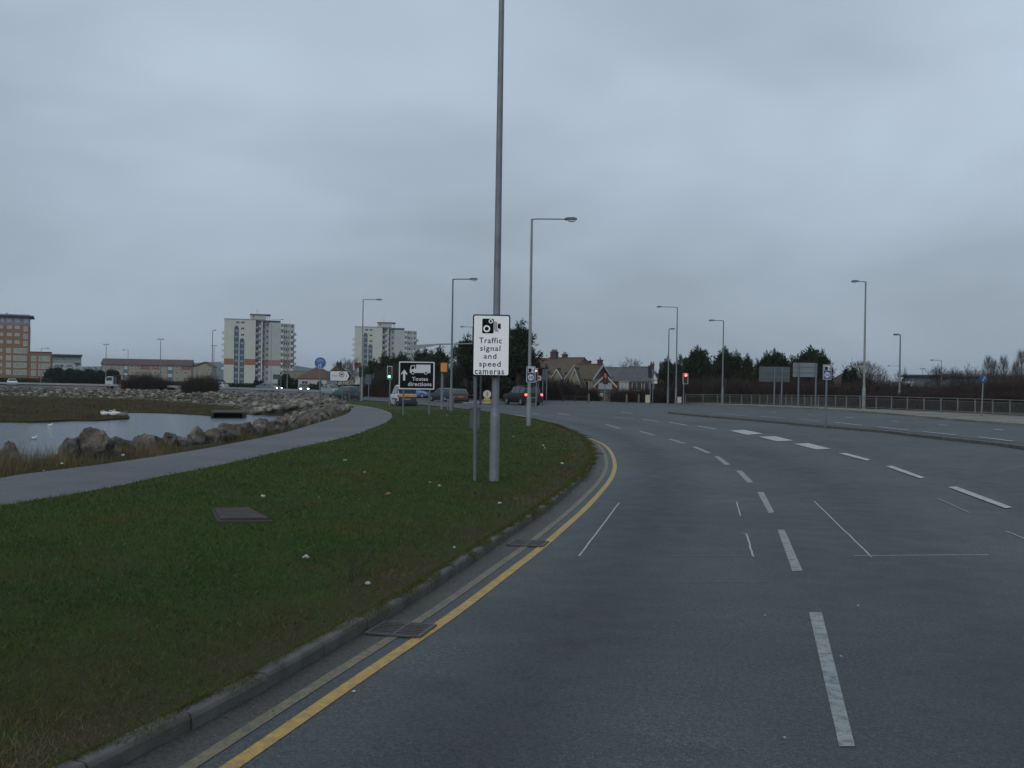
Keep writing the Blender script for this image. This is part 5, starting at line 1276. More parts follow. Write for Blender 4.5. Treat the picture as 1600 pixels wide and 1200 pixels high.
MB().box(-2.9, -1.3, -3.75, -3.25, -.3, 2.7).build('bay', CREAM, t); window(t, -2.7, -1.5, 1.2, 2.3, -3.76, GLP, .1)
house(968, 200, 9, 7, 3.6, 5.2, 0, 'dark grey slate roof showing behind the brick porch', RBR, RT4)
house(1306, 118, 2.0, 4.2, 1.9, 2.35, 0, 'small white-walled house with low brown roof right of blue plate', mat('house_white', (.40, .42, .43), .8), tiles('dark_brown', (.06, .045, .042)), hip=.6)
house(1322, 124, 3.6, 5, 2.3, 3.85, 8, 'brown hip-roofed house behind the dark conifer by the round tree', mat('house_white', None), MATS['roof_dark_brown'], hip=1.5)
BK = mat('far_brick', (.13, .07, .055), .9, var=.2)
house(1056, 150, 4, 5, 2.6, 4.0, 0, 'brick house mostly hidden by the first pine, chimney showing', BK, RT2, [(0, 0, 1.0, .9, 2)])
house(1116, 142, 4, 5, 2.6, 3.6, 0, 'brick house hidden by middle pines, orange-brown chimney showing', BK, RT2, [(-.1, 0, 1.0, .9, 1)])
house(1185, 134, 1.2, 4, 4.2, 4.35, 0, 'tall narrow brick flank between two groups of pines', BK, BK, [(0, 0, 1.0, .25, 1)])
house(1236, 140, 3.5, 4, 2.8, 4.0, 20, 'brick house behind the pines by the paler sign back', BK, RT2, [(1.4, 0, .9, 1.0, 1)])
# bungalows between the towers
house(497, 225, 6.2, 7, 2.5, 4.6, -10, 'brown hip-roofed bungalow with white wall behind the blue disc sign post', mat('bungalow_white', (.40, .41, .42), .8), tiles('bungalow_brown', (.095, .06, .04)), hip=2.4, wins=(('f', -1.6, .9, 1.4, 1.0), ('f', 1.6, .9, 1.2, 1.0)))
house(528, 240, 6.5, 7, 2.6, 5.0, 12, 'brown-roofed bungalow with brick chimney left of the chevron sign', mat('bungalow_cream', (.33, .32, .28), .8), MATS['roof_bungalow_brown'], [(.2, 0, 1.3, 1.0, 2)], hip=2.4)
house(468, 290, 8, 7, 2.6, 4.2, 5, 'pale low house right beside the first tower', mat('bungalow_cream', None), tiles('pale_brown', (.13, .11, .08)))
# industrial sheds at the right
b = base(1428, 210); b.z = 0
k = 210/FOC; zT = lambda py: at(1520, py, 210).z-(1520-1475)*0
t = thing('industrial_building', 'dark grey flat-roofed industrial building behind the bare shrubs', 'building', b, R(-14))
W_ = 230*k; hT = at(1430, 588, 210).z
MB().box(0, W_, 0, 18, -.5, hT).build('wall', mat('shed_cladding', (.065, .08, .095), .6, var=.15, vscale=.5), t)
MB().box(-1.0, W_+1, -1, 19, hT, hT+.35).build('roof_edge', mat('shed_roof_edge', (.03, .035, .04), .6), t)
for i in range(14): MB().box(2+i*2, 3.4+i*2, -.06, 0, hT-2.1, hT-1.0).build('window', GLW, t)
MB().box(-.35, .0, 0, 18, 0, hT-.4).build('corner_post', POSTG, t)
b = base(1505, 250); b.z = 0
t = thing('white_roofed_building', 'long pale roof edge rising behind the dark industrial building', 'building', b, R(-2)); hT2 = at(1505, 579.5, 250).z
MB().box(0, 18, 0, 14, 0, hT2-.6).build('wall', mat('shed_pale', (.28, .3, .31), .6), t); MB().box(-.4, 18.4, -.4, 14.4, hT2-.6, hT2).build('roof_fascia', mat('shed_white_roof', (.48, .5, .52), .5), t)
for i in range(4): MB().box(2+i*4, 3.2+i*4, -.05, 0, hT2-2.2, hT2-1.3).build('window', GLW, t)
b = base(1407, 200); b.z = 0
t = thing('small_pale_building', 'small pale building with white roof left of the dark industrial building', 'building', b); h_ = at(1415, 597.5, 200).z
MB().box(0, 2.2, 0, 5, 0, h_).build('wall', mat('shed_pale', None), t); MB().box(-.15, 2.35, -.15, 5.15, h_, h_+.15).build('roof', mat('shed_white_roof', None), t)
for x in (.35, 1.2): MB().box(x, x+.55, -.04, 0, h_-.75, h_-.2).build('window', GLW, t)
# ---------------------------------------------------------------- vegetation
def leafm(name, c, c2, sc=1.2, rough=.75):
    m, t, b = node_mat(name); a = t.nodes.new('ShaderNodeAttribute'); a.attribute_name = 'tint'
    oi = t.nodes.new('ShaderNodeObjectInfo')
    f = tmath(t, 'ADD', tmath(t, 'MULTIPLY', a.outputs['Fac'], .8), tmath(t, 'MULTIPLY', oi.outputs['Random'], .25))
    t.links.new(tmix(t, f, c, c2), b.inputs['Base Color']); b.inputs['Roughness'].default_value = rough; b.inputs['Specular IOR Level'].default_value = .2
    return m
NEEDLE = leafm('pine_needles', (.014, .026, .014), (.034, .052, .024)); BARK = mat('bark', (.05, .042, .035), .95, var=.3, vscale=3)
TWIG = leafm('bare_twigs', (.038, .031, .026), (.078, .062, .050)); TWIGR = leafm('red_bare_twigs', (.036, .026, .025), (.066, .043, .040)); TWIGG = leafm('grey_bare_twigs', (.075, .07, .068), (.13, .115, .105))
HEDGE = leafm('hedge_leaves', (.016, .028, .012), (.042, .058, .022)); DGRN = leafm('dark_evergreen_leaves', (.010, .018, .013), (.022, .034, .022)); STRAW = leafm('dry_grass', (.085, .068, .038), (.17, .14, .085))
DARKFILL = leafm('inner_shade_leaves', (.020, .018, .013), (.048, .038, .026))
rs_ = np.random.RandomState(11)
def tris(cent, size, asp=.35, up=0.0, dirs=None):
    """leaf-sized triangles at the points given"""
    n = len(cent); d = rs_.normal(size=(n, 3)) if dirs is None else dirs+rs_.normal(size=(n, 3))*.35
    d[:, 2] += up; d /= np.linalg.norm(d, axis=1)[:, None]
    s = np.cross(d, rs_.normal(size=(n, 3))); s /= np.linalg.norm(s, axis=1)[:, None]
    sz = (size*rs_.uniform(.6, 1.4, n))[:, None]
    V = np.stack([cent-s*sz*asp*.5, cent+s*sz*asp*.5, cent+d*sz], 1).reshape(-1, 3)
    F = np.arange(3*n).reshape(n, 3); return V, F
def twigs_mesh(name, segs, m, thick=1.0):
    """segs: list of (p0, p1, w0, w1) as thin three-sided sticks"""
    A = np.array([s[0] for s in segs]); B = np.array([s[1] for s in segs]); w0 = np.array([s[2] for s in segs])*thick; w1 = np.array([s[3] for s in segs])*thick
    d = B-A; d /= np.linalg.norm(d, axis=1)[:, None]+1e-9; a = np.cross(d, np.array([.31, .77, .55])); a /= np.linalg.norm(a, axis=1)[:, None]+1e-9; c = np.cross(d, a)
    n = len(segs); V = np.zeros((n, 6, 3))
    for k in range(3):
        an = 2*math.pi*k/3; o = a*math.cos(an)+c*math.sin(an); V[:, k] = A+o*w0[:, None]; V[:, 3+k] = B+o*w1[:, None]
    F = np.array([[0, 1, 4, 3], [1, 2, 5, 4], [2, 0, 3, 5]]); F = (F[None]+np.arange(n)[:, None, None]*6).reshape(-1, 4)
    tn = np.repeat(rs_.uniform(0, 1, n), 6); return np_mesh(name, V.reshape(-1, 3), F, m, tn)
def crown_mesh(name, V, F, m): return np_mesh(name, V, F, m, np.repeat(rs_.uniform(0, 1, len(F)), F.shape[1]))

def pine_mesh(seed, h, w, lead=5, dens=1.0, low=.06):
    r = random.Random(seed); tr = MB(); tr.path([(0, 0, -.2), (.05, .03, h*.4), (-.04, .05, h*.75), (0, 0, h*.93)], [.16*h/6, .12*h/6, .07*h/6, .03], 7)
    cent, dirs = [], []
    def limb(p, d, L, up, rad):
        p = Vector(p); d = Vector(d); pts_ = [p.copy()]; k = 6
        for i in range(k):
            d = (d+Vector((0, 0, up))+Vector((r.uniform(-.13, .13), r.uniform(-.13, .13), 0))).normalized(); p = p+d*(L/k); pts_.append(p.copy())
            if i >= 1:
                for _ in range(int(9*dens)):
                    c = p+Vector((r.gauss(0, .17), r.gauss(0, .17), r.gauss(0, .12)))*(1+.3*(k-i)/k); dd = (d*.7+Vector((r.uniform(-1, 1), r.uniform(-1, 1), .5)))
                    for _ in range(3): cent.append(c+Vector((r.gauss(0, .05),)*3)); dirs.append(dd)
        for _ in range(int(26*dens)):
            cent.append(p+Vector((r.gauss(0, .055), r.gauss(0, .055), r.gauss(.06, .2)))); dirs.append(d+Vector((0, 0, .7)))
        tr.path(pts_, [rad*(1-i/(k+1)) for i in range(k+1)], 4)
    nl = int(46*dens*max(1, h/6))
    for i in range(nl):
        u = low+(1-low)*(i+.5)/nl*.93; z = h*u; a = r.uniform(0, 6.28)
        prof = w*.5*(1-u**2.1)**.78*(.5+.75*r.random())*(min(1, .6+u*1.8))
        limb((0, 0, z*.93), (math.cos(a), math.sin(a), .12), max(.35, prof), .16, .035)
    for i in range(int(lead*2.6)):
        a = r.uniform(0, 6.28); q = r.uniform(.08, .8)*w*.5; z = h*(.80-.34*q/(w*.5))*r.uniform(.86, 1.02)
        limb((math.cos(a)*q*.8, math.sin(a)*q*.8, z-h*.04), (math.cos(a)*.22, math.sin(a)*.22, 1), h*r.uniform(.11, .19), .3, .03)
    limb((0, 0, h*.78), (0, 0, 1), h*.2, .4, .04)
    V, F = tris(np.array([tuple(c) for c in cent]), .26, .26, .0, np.array([tuple(c) for c in dirs]))
    return tr.mesh('trunk', BARK), crown_mesh('crown', V, F, NEEDLE)
PINES = [pine_mesh(1, 6, 4.2, 6), pine_mesh(2, 6, 3.2, 4), pine_mesh(3, 5.5, 5.4, 9), pine_mesh(4, 8.5, 3.2, 3, 1.0), pine_mesh(5, 6, 2.6, 3)]
def pine(px, pyt, Y, v, wscale, label, name='pine_tree'):
    b = base(px, Y, 0); h0 = (6, 6, 5.5, 8.5, 6)[v]; ht = at(px, pyt, Y).z-b.z
    t = thing(name, label, 'tree', b, rnd.uniform(0, 6), 'pines and dark evergreens behind the junction'); s_ = ht/h0
    for n_, me in zip(('trunk', 'crown'), PINES[v]):
        o = put(n_, me, t); o.scale = (s_*wscale*1.15, s_*wscale*1.15, s_)
    return t
for a in ((811, 503, 125, 3, 1.95, 'tallest dark pine, standing right of the white camera sign'), (728, 524, 128, 3, 1.75, 'tall dark pine showing just left of the white camera sign'),
          (746, 534, 131, 0, .9, 'dark pine hidden mostly by the white camera sign'), (795, 545, 127, 4, 1.2, 'lower dark pine at the left flank of the tallest pine'), (832, 556, 138, 4, 1.1, 'small pine between tallest pine and maroon roof'),
          (600, 553, 165, 4, 1.1, 'slim dark evergreen before the second tower, left of its middle'), (614, 556, 160, 1, 1.0, 'dark evergreen above the green signal'), (626, 551, 162, 0, .9, 'pointed dark evergreen left above the lorry sign'),
          (640, 562, 158, 2, .8, 'low dark evergreen right above the lorry symbol sign'), (653, 548, 150, 4, 1.0, 'thin evergreen at the right edge of the second tower'), (662, 545, 152, 1, 1.0, 'evergreen under the mast arm, left one'),
          (674, 549, 148, 0, 1.0, 'evergreen under the mast arm, middle one'), (687, 543, 146, 1, 1.15, 'evergreen under the mast arm, right one beside the speed camera'), (584, 562, 170, 2, .8, 'low dark evergreen behind the first green-signal pole'),
          (1042, 560, 139, 1, 1.0, 'ragged small pine left of the red-lit signal'), (1073, 562, 135, 0, .8, 'lower pine directly behind the right red signal'), (1088, 543, 133, 0, 1.2, 'broad dark pine right of the right red signal'),
          (1058, 566, 141, 2, .8, 'low bushy pine between two lamps on the right'), (1104, 566, 136, 2, .7, 'low pine left of the railing lamp'), (1130, 545, 130, 4, 1.3, 'pine directly behind the railing lamp column'),
          (1149, 551, 132, 1, 1.1, 'pine just right of the railing lamp column'), (1166, 556, 130, 4, 1.0, 'thin pine before the tall brick flank'), (1122, 560, 137, 2, .9, 'bushy pine under the brown chimney'),
          (1196, 553, 126, 1, 1.0, 'left pine above the wide blank sign back'), (1208, 548, 125, 0, 1.1, 'middle pine above the wide blank sign back'), (1222, 556, 124, 2, .9, 'broad pine at the right end of the wide sign back'),
          (1246, 557, 122, 4, 1.1, 'slim pine above the left post of the paler sign back'), (1264, 543, 120, 0, 1.15, 'tallest pine over the paler sign back'), (1283, 551, 118, 1, 1.0, 'pine right behind the blue 30 plate on its post'),
          (1232, 566, 127, 2, .9, 'low pine between the two large sign backs')):
    pine(*a)

def bush_mesh(seed, w, d, h, n, tw, m, fork=4, lean=.35):
    r = random.Random(seed); segs = []
    for _ in range(n):
        x, y = r.uniform(-.5, .5)*w, r.uniform(-.5, .5)*d; hh = h*(.55+.5*r.random())*(1-.45*(abs(x)/(w*.5))**2.5)
        p = np.array([x, y, -.1]); dr = np.array([r.gauss(0, lean)+x/w*.5, r.gauss(0, lean), 1.0])
        for k in range(3):
            dr = dr+np.array([r.gauss(0, .2), r.gauss(0, .2), 0]); q = p+dr/np.linalg.norm(dr)*hh/3
            segs.append((p, q, tw*(1-.25*k), tw*(.75-.22*k)))
            for _ in range(fork if k else 2):
                u = r.random(); s0 = p+(q-p)*u; dd = dr/np.linalg.norm(dr)+np.array([r.gauss(0, .6), r.gauss(0, .6), r.gauss(.1, .3)])
                segs.append((s0, s0+dd*hh*.16*r.uniform(.5, 1.4), tw*.5, tw*.22))
            p = q
    return twigs_mesh('bare_shrub', segs, m)
def bush_dark_fill(seed, w, d, h, n, m, size=.16):
    r = np.random.RandomState(seed); c = np.stack([r.uniform(-.5, .5, n)*w, r.uniform(-.5, .5, n)*d, np.zeros(n)], 1)
    top = h*(.75+.2*np.sin(c[:, 0]*2.1+seed)+.1*np.sin(c[:, 0]*5.3))*(1-.5*np.abs(c[:, 0]/(w*.5))**3); c[:, 2] = top*r.uniform(0, 1, n)**.7
    V, F = tris(c, size, .7); return crown_mesh('dark_leaves', V, F, m)
BUSH = {}
for k_, m_ in (('brown', TWIG), ('red', TWIGR)):
    for i in range(3): BUSH[k_, i] = bush_mesh(20+i, 4.5, 2.6, 3.0, 420, .030, m_)
BL = [bush_dark_fill(50+i, 4.6, 2.6, 2.1, 5200, DARKFILL, .17) for i in range(2)]  # dark leaf faces added so the bare bushes look shaded inside
def shrub(px, pyt, Y, kind, i, label, group, wpx=None, name='bare_shrub', cat='shrub', dark_leaves=True):
    b = base(px, Y, -.02); ht = at(px, pyt, Y).z-b.z; t = thing(name, label, cat, b, rnd.uniform(-.4, .4), group)
    sz = ht/3.0*1.0; sx_ = (wpx*Y/FOC/4.5) if wpx else sz*1.1
    o = put('twigs', BUSH[kind, i], t); o.scale = (sx_, sx_, sz)
    if dark_leaves: o = put('dark_leaves', BL[i % 2], t); o.scale = (sx_, sx_, sz*1.05)
    return t
MG = 'dark bare thicket behind the junction'
_ORD = 'first second third fourth fifth sixth seventh eighth ninth tenth eleventh twelfth thirteenth fourteenth fifteenth sixteenth seventeenth eighteenth nineteenth twentieth twenty-first twenty-second twenty-third twenty-fourth twenty-fifth twenty-sixth twenty-seventh twenty-eighth'.split()
for j, px in enumerate(range(586, 840, 15)):
    top = 575+7*math.sin(px*.11)+rnd.uniform(-5, 4)-(14 if px > 690 and px < 800 else 0)
    shrub(px, top, 141+rnd.uniform(-3, 6), 'brown', j % 3, f'{_ORD[j]} brown bare bush of the thicket counting right from the green signal', MG, 34)
for j, px in enumerate(range(850, 930, 12)):
    top = 590+(-4 if px < 875 else 6)+rnd.uniform(-3, 3)+(6 if px > 900 else 0)
    shrub(px, top, 136+rnd.uniform(-1, 3), ('red', 'brown')[j % 2], j % 3, f'{_ORD[j]} bare bush before the cream houses counting right from the red signal', 'thicket before the houses', 30)
for j, px in enumerate(range(968, 1064, 13)): shrub(px, 604+rnd.uniform(-2, 3), 128+rnd.uniform(-1, 3), 'red', j % 3, f'{_ORD[j]} low reddish bush counting right from the brick porch', 'low bushes before the brick house', 26)
for j, px in enumerate(range(1064, 1346, 14)):
    shrub(px, 590+rnd.uniform(-5, 6)+(8 if px > 1290 else 0), 124-(px-1064)*.06+rnd.uniform(0, 6), ('brown', 'red')[(j*7 % 3) == 0], j % 3, f'{_ORD[j]} bare bush under the pines counting right from where the railing starts', 'bushes behind the railing under the pines', 32)
for j, px in enumerate(range(1340, 1640, 14)):
    shrub(px, (600 if 1418 < px < 1500 else 588)+4*math.sin(px*.05)+rnd.uniform(-4, 5), 112-(px-1340)*.02+rnd.uniform(0, 9), ('red', 'brown')[j % 3 == 1], j % 3, f'{_ORD[j]} dark bare bush of the belt counting right from the round bare tree', 'bushes behind the right-hand railing', 36)
for j, px in enumerate(range(1350, 1650, 18)):
    shrub(px, 611+rnd.uniform(-3, 4), 92-(px-1350)*.03, 'red', j % 3, f'{_ORD[j]} low bush close behind the railing counting right from the tallest lamp', 'low red bushes at the railing', 40)
for j, (px, top, w_) in enumerate(((212, 585, 40), (228, 580, 44), (244, 586, 36), (256, 596, 30))): shrub(px, top, 176, 'red', j % 3, ('left bush of the reddish-brown clump before the low flats', 'tallest bush of the reddish-brown clump before the low flats', 'right bush of the reddish-brown clump before the low flats', 'small outer bush right of the reddish-brown clump')[j], 'reddish bushes on the causeway', w_)
for j, (px, top, w_) in enumerate(((300, 587, 30), (312, 585, 32), (326, 581, 26))): shrub(px, top, 158, 'brown', j % 3, ('left part of the dense squarish brown bush on the causeway', 'middle bush of the dense squarish clump on the causeway', 'right, tallest bush of the dense squarish clump')[j], 'dense bushes on the causeway', w_)

# leafy hedges and dark evergreens
def leafy(px, pyt, Y, w, d, m, label, name='evergreen_bush', size=.22, n=6000, seed=0, cat='bush', group=None):
    b = base(px, Y, -.05); h = at(px, pyt, Y).z-b.z; w_ = w*Y/FOC
    r = np.random.RandomState(seed); nb = max(3, int(w_/1.3)); cs = []
    for i in range(nb):
        x = (i+.5)/nb*w_-w_/2; hh = h*(.8+.25*r.rand()) if name != 'hedge' else h
        k = n//nb; v = r.normal(size=(k, 3)); v /= np.linalg.norm(v, axis=1)[:, None]; v *= r.uniform(.75, 1.05, (k, 1))
        cs.append(np.stack([x+v[:, 0]*w_/nb*.8, v[:, 1]*d/2, hh*.5+v[:, 2]*hh*.5], 1))
        v2 = r.normal(size=(k//3, 3))*.25; cs.append(np.stack([x+v2[:, 0]*w_/nb, v2[:, 1]*d, hh*.5+v2[:, 2]*hh], 1))
    c = np.concatenate(cs); c = c[c[:, 2] > 0]; V, F = tris(c, size, .75)
    return tag(put(name, crown_mesh(name, V, F, m), None, b), label, cat, group)
leafy(100, 574, 250, 50, 6, DGRN, 'large dark evergreen bush in front of the white flats wing', size=.35, n=9000, seed=1)
leafy(138, 578, 262, 22, 5, DGRN, 'dark green bush in the gap right of the white flats wing', size=.35, n=5000, seed=2)
leafy(156, 580, 255, 26, 5, DGRN, 'dark bush at the left end of the long low flats', size=.35, n=6000, seed=3)
leafy(176, 579, 258, 16, 4, DGRN, 'dark pointed bush above the works lorry', size=.3, n=4000, seed=4)
leafy(40, 591, 240, 90, 3, HEDGE, 'low green hedge at the foot of the brick flats', 'hedge', .25, 9000, 5)
leafy(250, 596, 250, 120, 3, HEDGE, 'low green hedge along the front of the long low flats', 'hedge', .25, 9000, 6)
leafy(375, 600.5, 230, 70, 3, DGRN, 'dark green hedge at the foot of the first tower', 'hedge', .25, 9000, 7)
leafy(404, 594, 235, 12, 3, DGRN, 'small round dark bush against the first tower', size=.22, n=2500, seed=8)
leafy(444, 583, 220, 14, 3, DGRN, 'small dark purple-green tree before the right wing of first tower', 'small_tree', .25, 4500, 9)
leafy(455, 592, 232, 24, 3, DGRN, 'dark bush at the right foot of the first tower', size=.25, n=5000, seed=10)
leafy(530, 601, 190, 96, 3, HEDGE, 'bright green hedge in front of the bungalows', 'hedge', .2, 12000, 11)
leafy(600, 603, 172, 70, 2.5, HEDGE, 'green hedge behind the silver grey car and green signal', 'hedge', .2, 10000, 12)
leafy(722, 604, 153, 60, 2.5, HEDGE, 'green hedge behind the maroon and silver green cars', 'hedge', .2, 9000, 13)
leafy(343, 594, 270, 14, 3, DGRN, 'small dark bush in the gap left of the first tower', size=.25, n=2500, seed=14)
leafy(1327, 577, 116, 18, 2.2, DGRN, 'dark upright conifer in front of the brown hip-roofed house', 'conifer', .14, 9000, 15, cat='tree')
leafy(1400, 600, 118, 50, 3, DGRN, 'dark green bush under the short-armed lamp', size=.2, n=6000, seed=16)
leafy(1545, 602, 112, 70, 3, DGRN, 'dark green bush mass behind the round blue sign', size=.2, n=8000, seed=17)
leafy(1455, 606, 116, 70, 3, HEDGE, 'green undergrowth before the dark flat-roofed building', 'hedge', .2, 7000, 18)
leafy(1345, 604, 109, 16, 2, DGRN, 'dark bush at the foot of the tallest right-hand lamp', size=.18, n=3000, seed=19)

def bare_tree_mesh(seed, h, spread, m, levels=6, tw=.09, round_=True):
    r = random.Random(seed); segs = []
    def grow(p, d, L, w, lv):
        q = p+d*L; mid = (p+q)/2+np.array([r.gauss(0, .04*L) for _ in range(3)])
        segs.append((p, mid, w, w*.85)); segs.append((mid, q, w*.85, w*.68))
        if lv == 0: return
        for _ in range(3 if lv > 1 else 4):
            nd = d+np.array([r.gauss(0, spread), r.gauss(0, spread), r.uniform(-.05, .35)]); nd /= np.linalg.norm(nd)
            grow(q if r.random() < .6 else mid, nd, L*r.uniform(.62, .82), max(w*.6, .0085), lv-1)
    grow(np.array([0, 0, -.1]), np.array([0, 0, 1.0]), h*.26, tw, levels)
    zmax = max(s[1][2] for s in segs); k = h/zmax
    segs = [(a*k, b_*k, w0, w1) for a, b_, w0, w1 in segs]
    trunk = [s for s in segs if s[2] > tw*.3]; fine = [s for s in segs if s[2] <= tw*.3]
    return twigs_mesh('trunk', trunk, BARK), twigs_mesh('crown', fine, m)
def fan_tree_mesh(seed, h, w, m, n, shape, clear=.12, tw=.013):
    """winter crown of fine upright twigs filling an egg (poplar) or a dome (round)"""
    r = random.Random(seed); trunk, fine = [], []
    p = np.array([0, 0, -.1]); hh = h*(.9 if shape == 'poplar' else .5)
    for k in range(5):
        q = p+np.array([r.gauss(0, .02*h*.3), r.gauss(0, .02*h*.3), hh/5]); trunk.append((p, q, .09*(1-.17*k), .09*(.83-.17*k))); p = q
    def prof(z):
        u = (z/h-clear)/(1-clear)
        if u <= 0 or u >= 1: return .02
        return w*.5*(math.sin(math.pi*u**.72)**.8 if shape == 'poplar' else math.sqrt(max(0, 1-(2*u-.9)**2*.95)))
    for _ in range(n):
        z = h*r.uniform(clear*.6, .88); a = r.uniform(0, 6.28); R_ = prof(min(z+.08*h, h*.97))*math.sqrt(r.uniform(.02, 1))
        if shape == 'poplar': s0 = np.array([0, 0, max(0.1, z-R_*1.6)]); e0 = np.array([math.cos(a)*R_, math.sin(a)*R_, z])
        else:
            zc = h*.42; e0 = np.array([math.cos(a)*R_, math.sin(a)*R_, z]); s0 = np.array([math.cos(a)*R_*.35, math.sin(a)*R_*.35, zc+(z-zc)*.35])
        mid = (s0+e0)/2+np.array([r.gauss(0, .05), r.gauss(0, .05), .04*h*.3])
        if r.random() < .35: fine.append((s0, mid, tw*1.3, tw)); fine.append((mid, e0, tw, tw*.6))
        d = e0-s0; d /= np.linalg.norm(d)+1e-6
        for _ in range(4):
            dd = d+np.array([r.gauss(0, .28), r.gauss(0, .28), r.uniform(.1, .7)]); dd /= np.linalg.norm(dd); L = h*r.uniform(.05, .12)
            fine.append((e0, e0+dd*L, tw*.6, tw*.25))
    return twigs_mesh('trunk', trunk, BARK), twigs_mesh('crown', fine, m)
BT = {'round': fan_tree_mesh(1, 5, 4.6, TWIGG, 1100, 'round', tw=.011), 'grey': bare_tree_mesh(2, 6, .38, TWIG), 'poplar': fan_tree_mesh(4, 7, 2.4, TWIGG, 620, 'poplar', tw=.010), 'red': bare_tree_mesh(5, 6, .42, TWIGR)}
def btree(px, pyt, Y, v, ws, label, zlift=0):
    b = base(px, Y, -.05); h0 = {'round': 5, 'grey': 6, 'poplar': 7, 'red': 6}[v]; s_ = (at(px, pyt, Y).z-b.z)/h0
    t = thing('bare_tree', label, 'tree', b, rnd.uniform(0, 6), 'bare winter trees')
    for n_, me in zip(('trunk', 'crown'), BT[v]): o = put(n_, me, t); o.scale = (s_*ws, s_*ws, s_)
for a in ((1349, 561, 119, 'round', 1.15, 'round-crowned grey bare tree beside the tallest right-hand lamp'), (1382, 572, 130, 'grey', .8, 'small thin bare tree between the two right-hand lamps'), (1412, 571, 135, 'grey', .7, 'faint bare tree right of the short-armed lamp'),
          (1454, 571, 140, 'red', .8, 'low bare tree left above the dark flat roof'), (1472, 567, 140, 'red', .8, 'bare tree behind the thin distant lamp'), (1487, 570, 138, 'red', .7, 'bare tree right above the dark flat roof'),
          (1510, 563, 128, 'grey', .7, 'spindly bare tree in front of the pale roof edge'), (1543, 551, 132, 'poplar', .9, 'upright poplar-like bare tree above the round blue sign'), (1552, 557, 133, 'poplar', .7, 'slimmer bare poplar right beside the one over the blue sign'),
          (1567, 551, 131, 'poplar', .9, 'middle upright bare poplar above the pale roof'), (1595, 541, 128, 'poplar', .9, 'tallest bare poplar at the right edge'), (1586, 560, 130, 'poplar', .8, 'shorter bare poplar left of the tallest one'),
          (973, 556, 205, 'red', 1.1, 'larger bare tree rising behind the brick porch roof'), (958, 568, 208, 'red', .7, 'smaller bare tree left behind the brick porch roof'), (986, 570, 210, 'red', .6, 'low bare tree right behind the slate roof'),
          (527, 558, 200, 'grey', .8, 'bare tree left of the narrow pale sign back'), (539, 557, 196, 'red', .8, 'bare tree behind the chevron sign point'), (553, 555, 190, 'grey', 1.0, 'largest bare tree before the second tower left corner'), (566, 566, 188, 'red', .8, 'bare tree beside the lamp of the second tower'),
          (694, 556, 150, 'grey', .7, 'thin bare tree above the speed camera'), (1028, 575, 150, 'grey', .7, 'scraggy bare tree left of the twin right-hand lamps')):
    btree(*a)

# ---------------------------------------------------------------- rocks
ROCKM = mat('granite_rock', (.125, .110, .092), .9, var=.55, vscale=3.5, bump=1.0, bscale=5, col2=(.055, .047, .037), c2scale=2.2, bdist=.12)
ROCKP = mat('pale_limestone_rock', (.27, .245, .19), .9, var=.5, vscale=2.5, bump=.9, bscale=4, bdist=.1, col2=(.12, .11, .085), c2scale=1.1)
def rock_mesh(seed, m, sub=3, flat=5):
    r = random.Random(seed); b = bmesh.new(); bmesh.ops.create_icosphere(b, subdivisions=sub, radius=1)
    pl = []
    for _ in range(flat*2+3):
        n_ = Vector((r.gauss(0, 1), r.gauss(0, 1), r.gauss(0, 1))).normalized(); pl.append((n_, r.uniform(.45, .82)))
    for v in b.verts:
        v.co *= 1+.10*noise.noise(v.co*1.4+Vector((seed*3.1, 0, 0)))
        for n_, d_ in pl:
            k = v.co.dot(n_)
            if k > d_: v.co -= n_*(k-d_)*.92
        v.co *= 1+.16*noise.noise(v.co*2.3+Vector((seed, 0, 0)))+.11*noise.noise(v.co*5+Vector((seed, 3, 0)))+.06*noise.noise(v.co*11+Vector((seed, 3, 0)))
    me = bpy.data.meshes.new('boulder'); b.to_mesh(me); b.free(); me.materials.append(m)
    for p in me.polygons: p.use_smooth = True
    me.set_sharp_from_angle(angle=R(28)); return me
RK = [rock_mesh(i, ROCKM, 4) for i in range(4)]; RKL = [rock_mesh(10+i, ROCKM, 2) for i in range(4)]; RKP = [rock_mesh(20+i, ROCKP, 2) for i in range(4)]
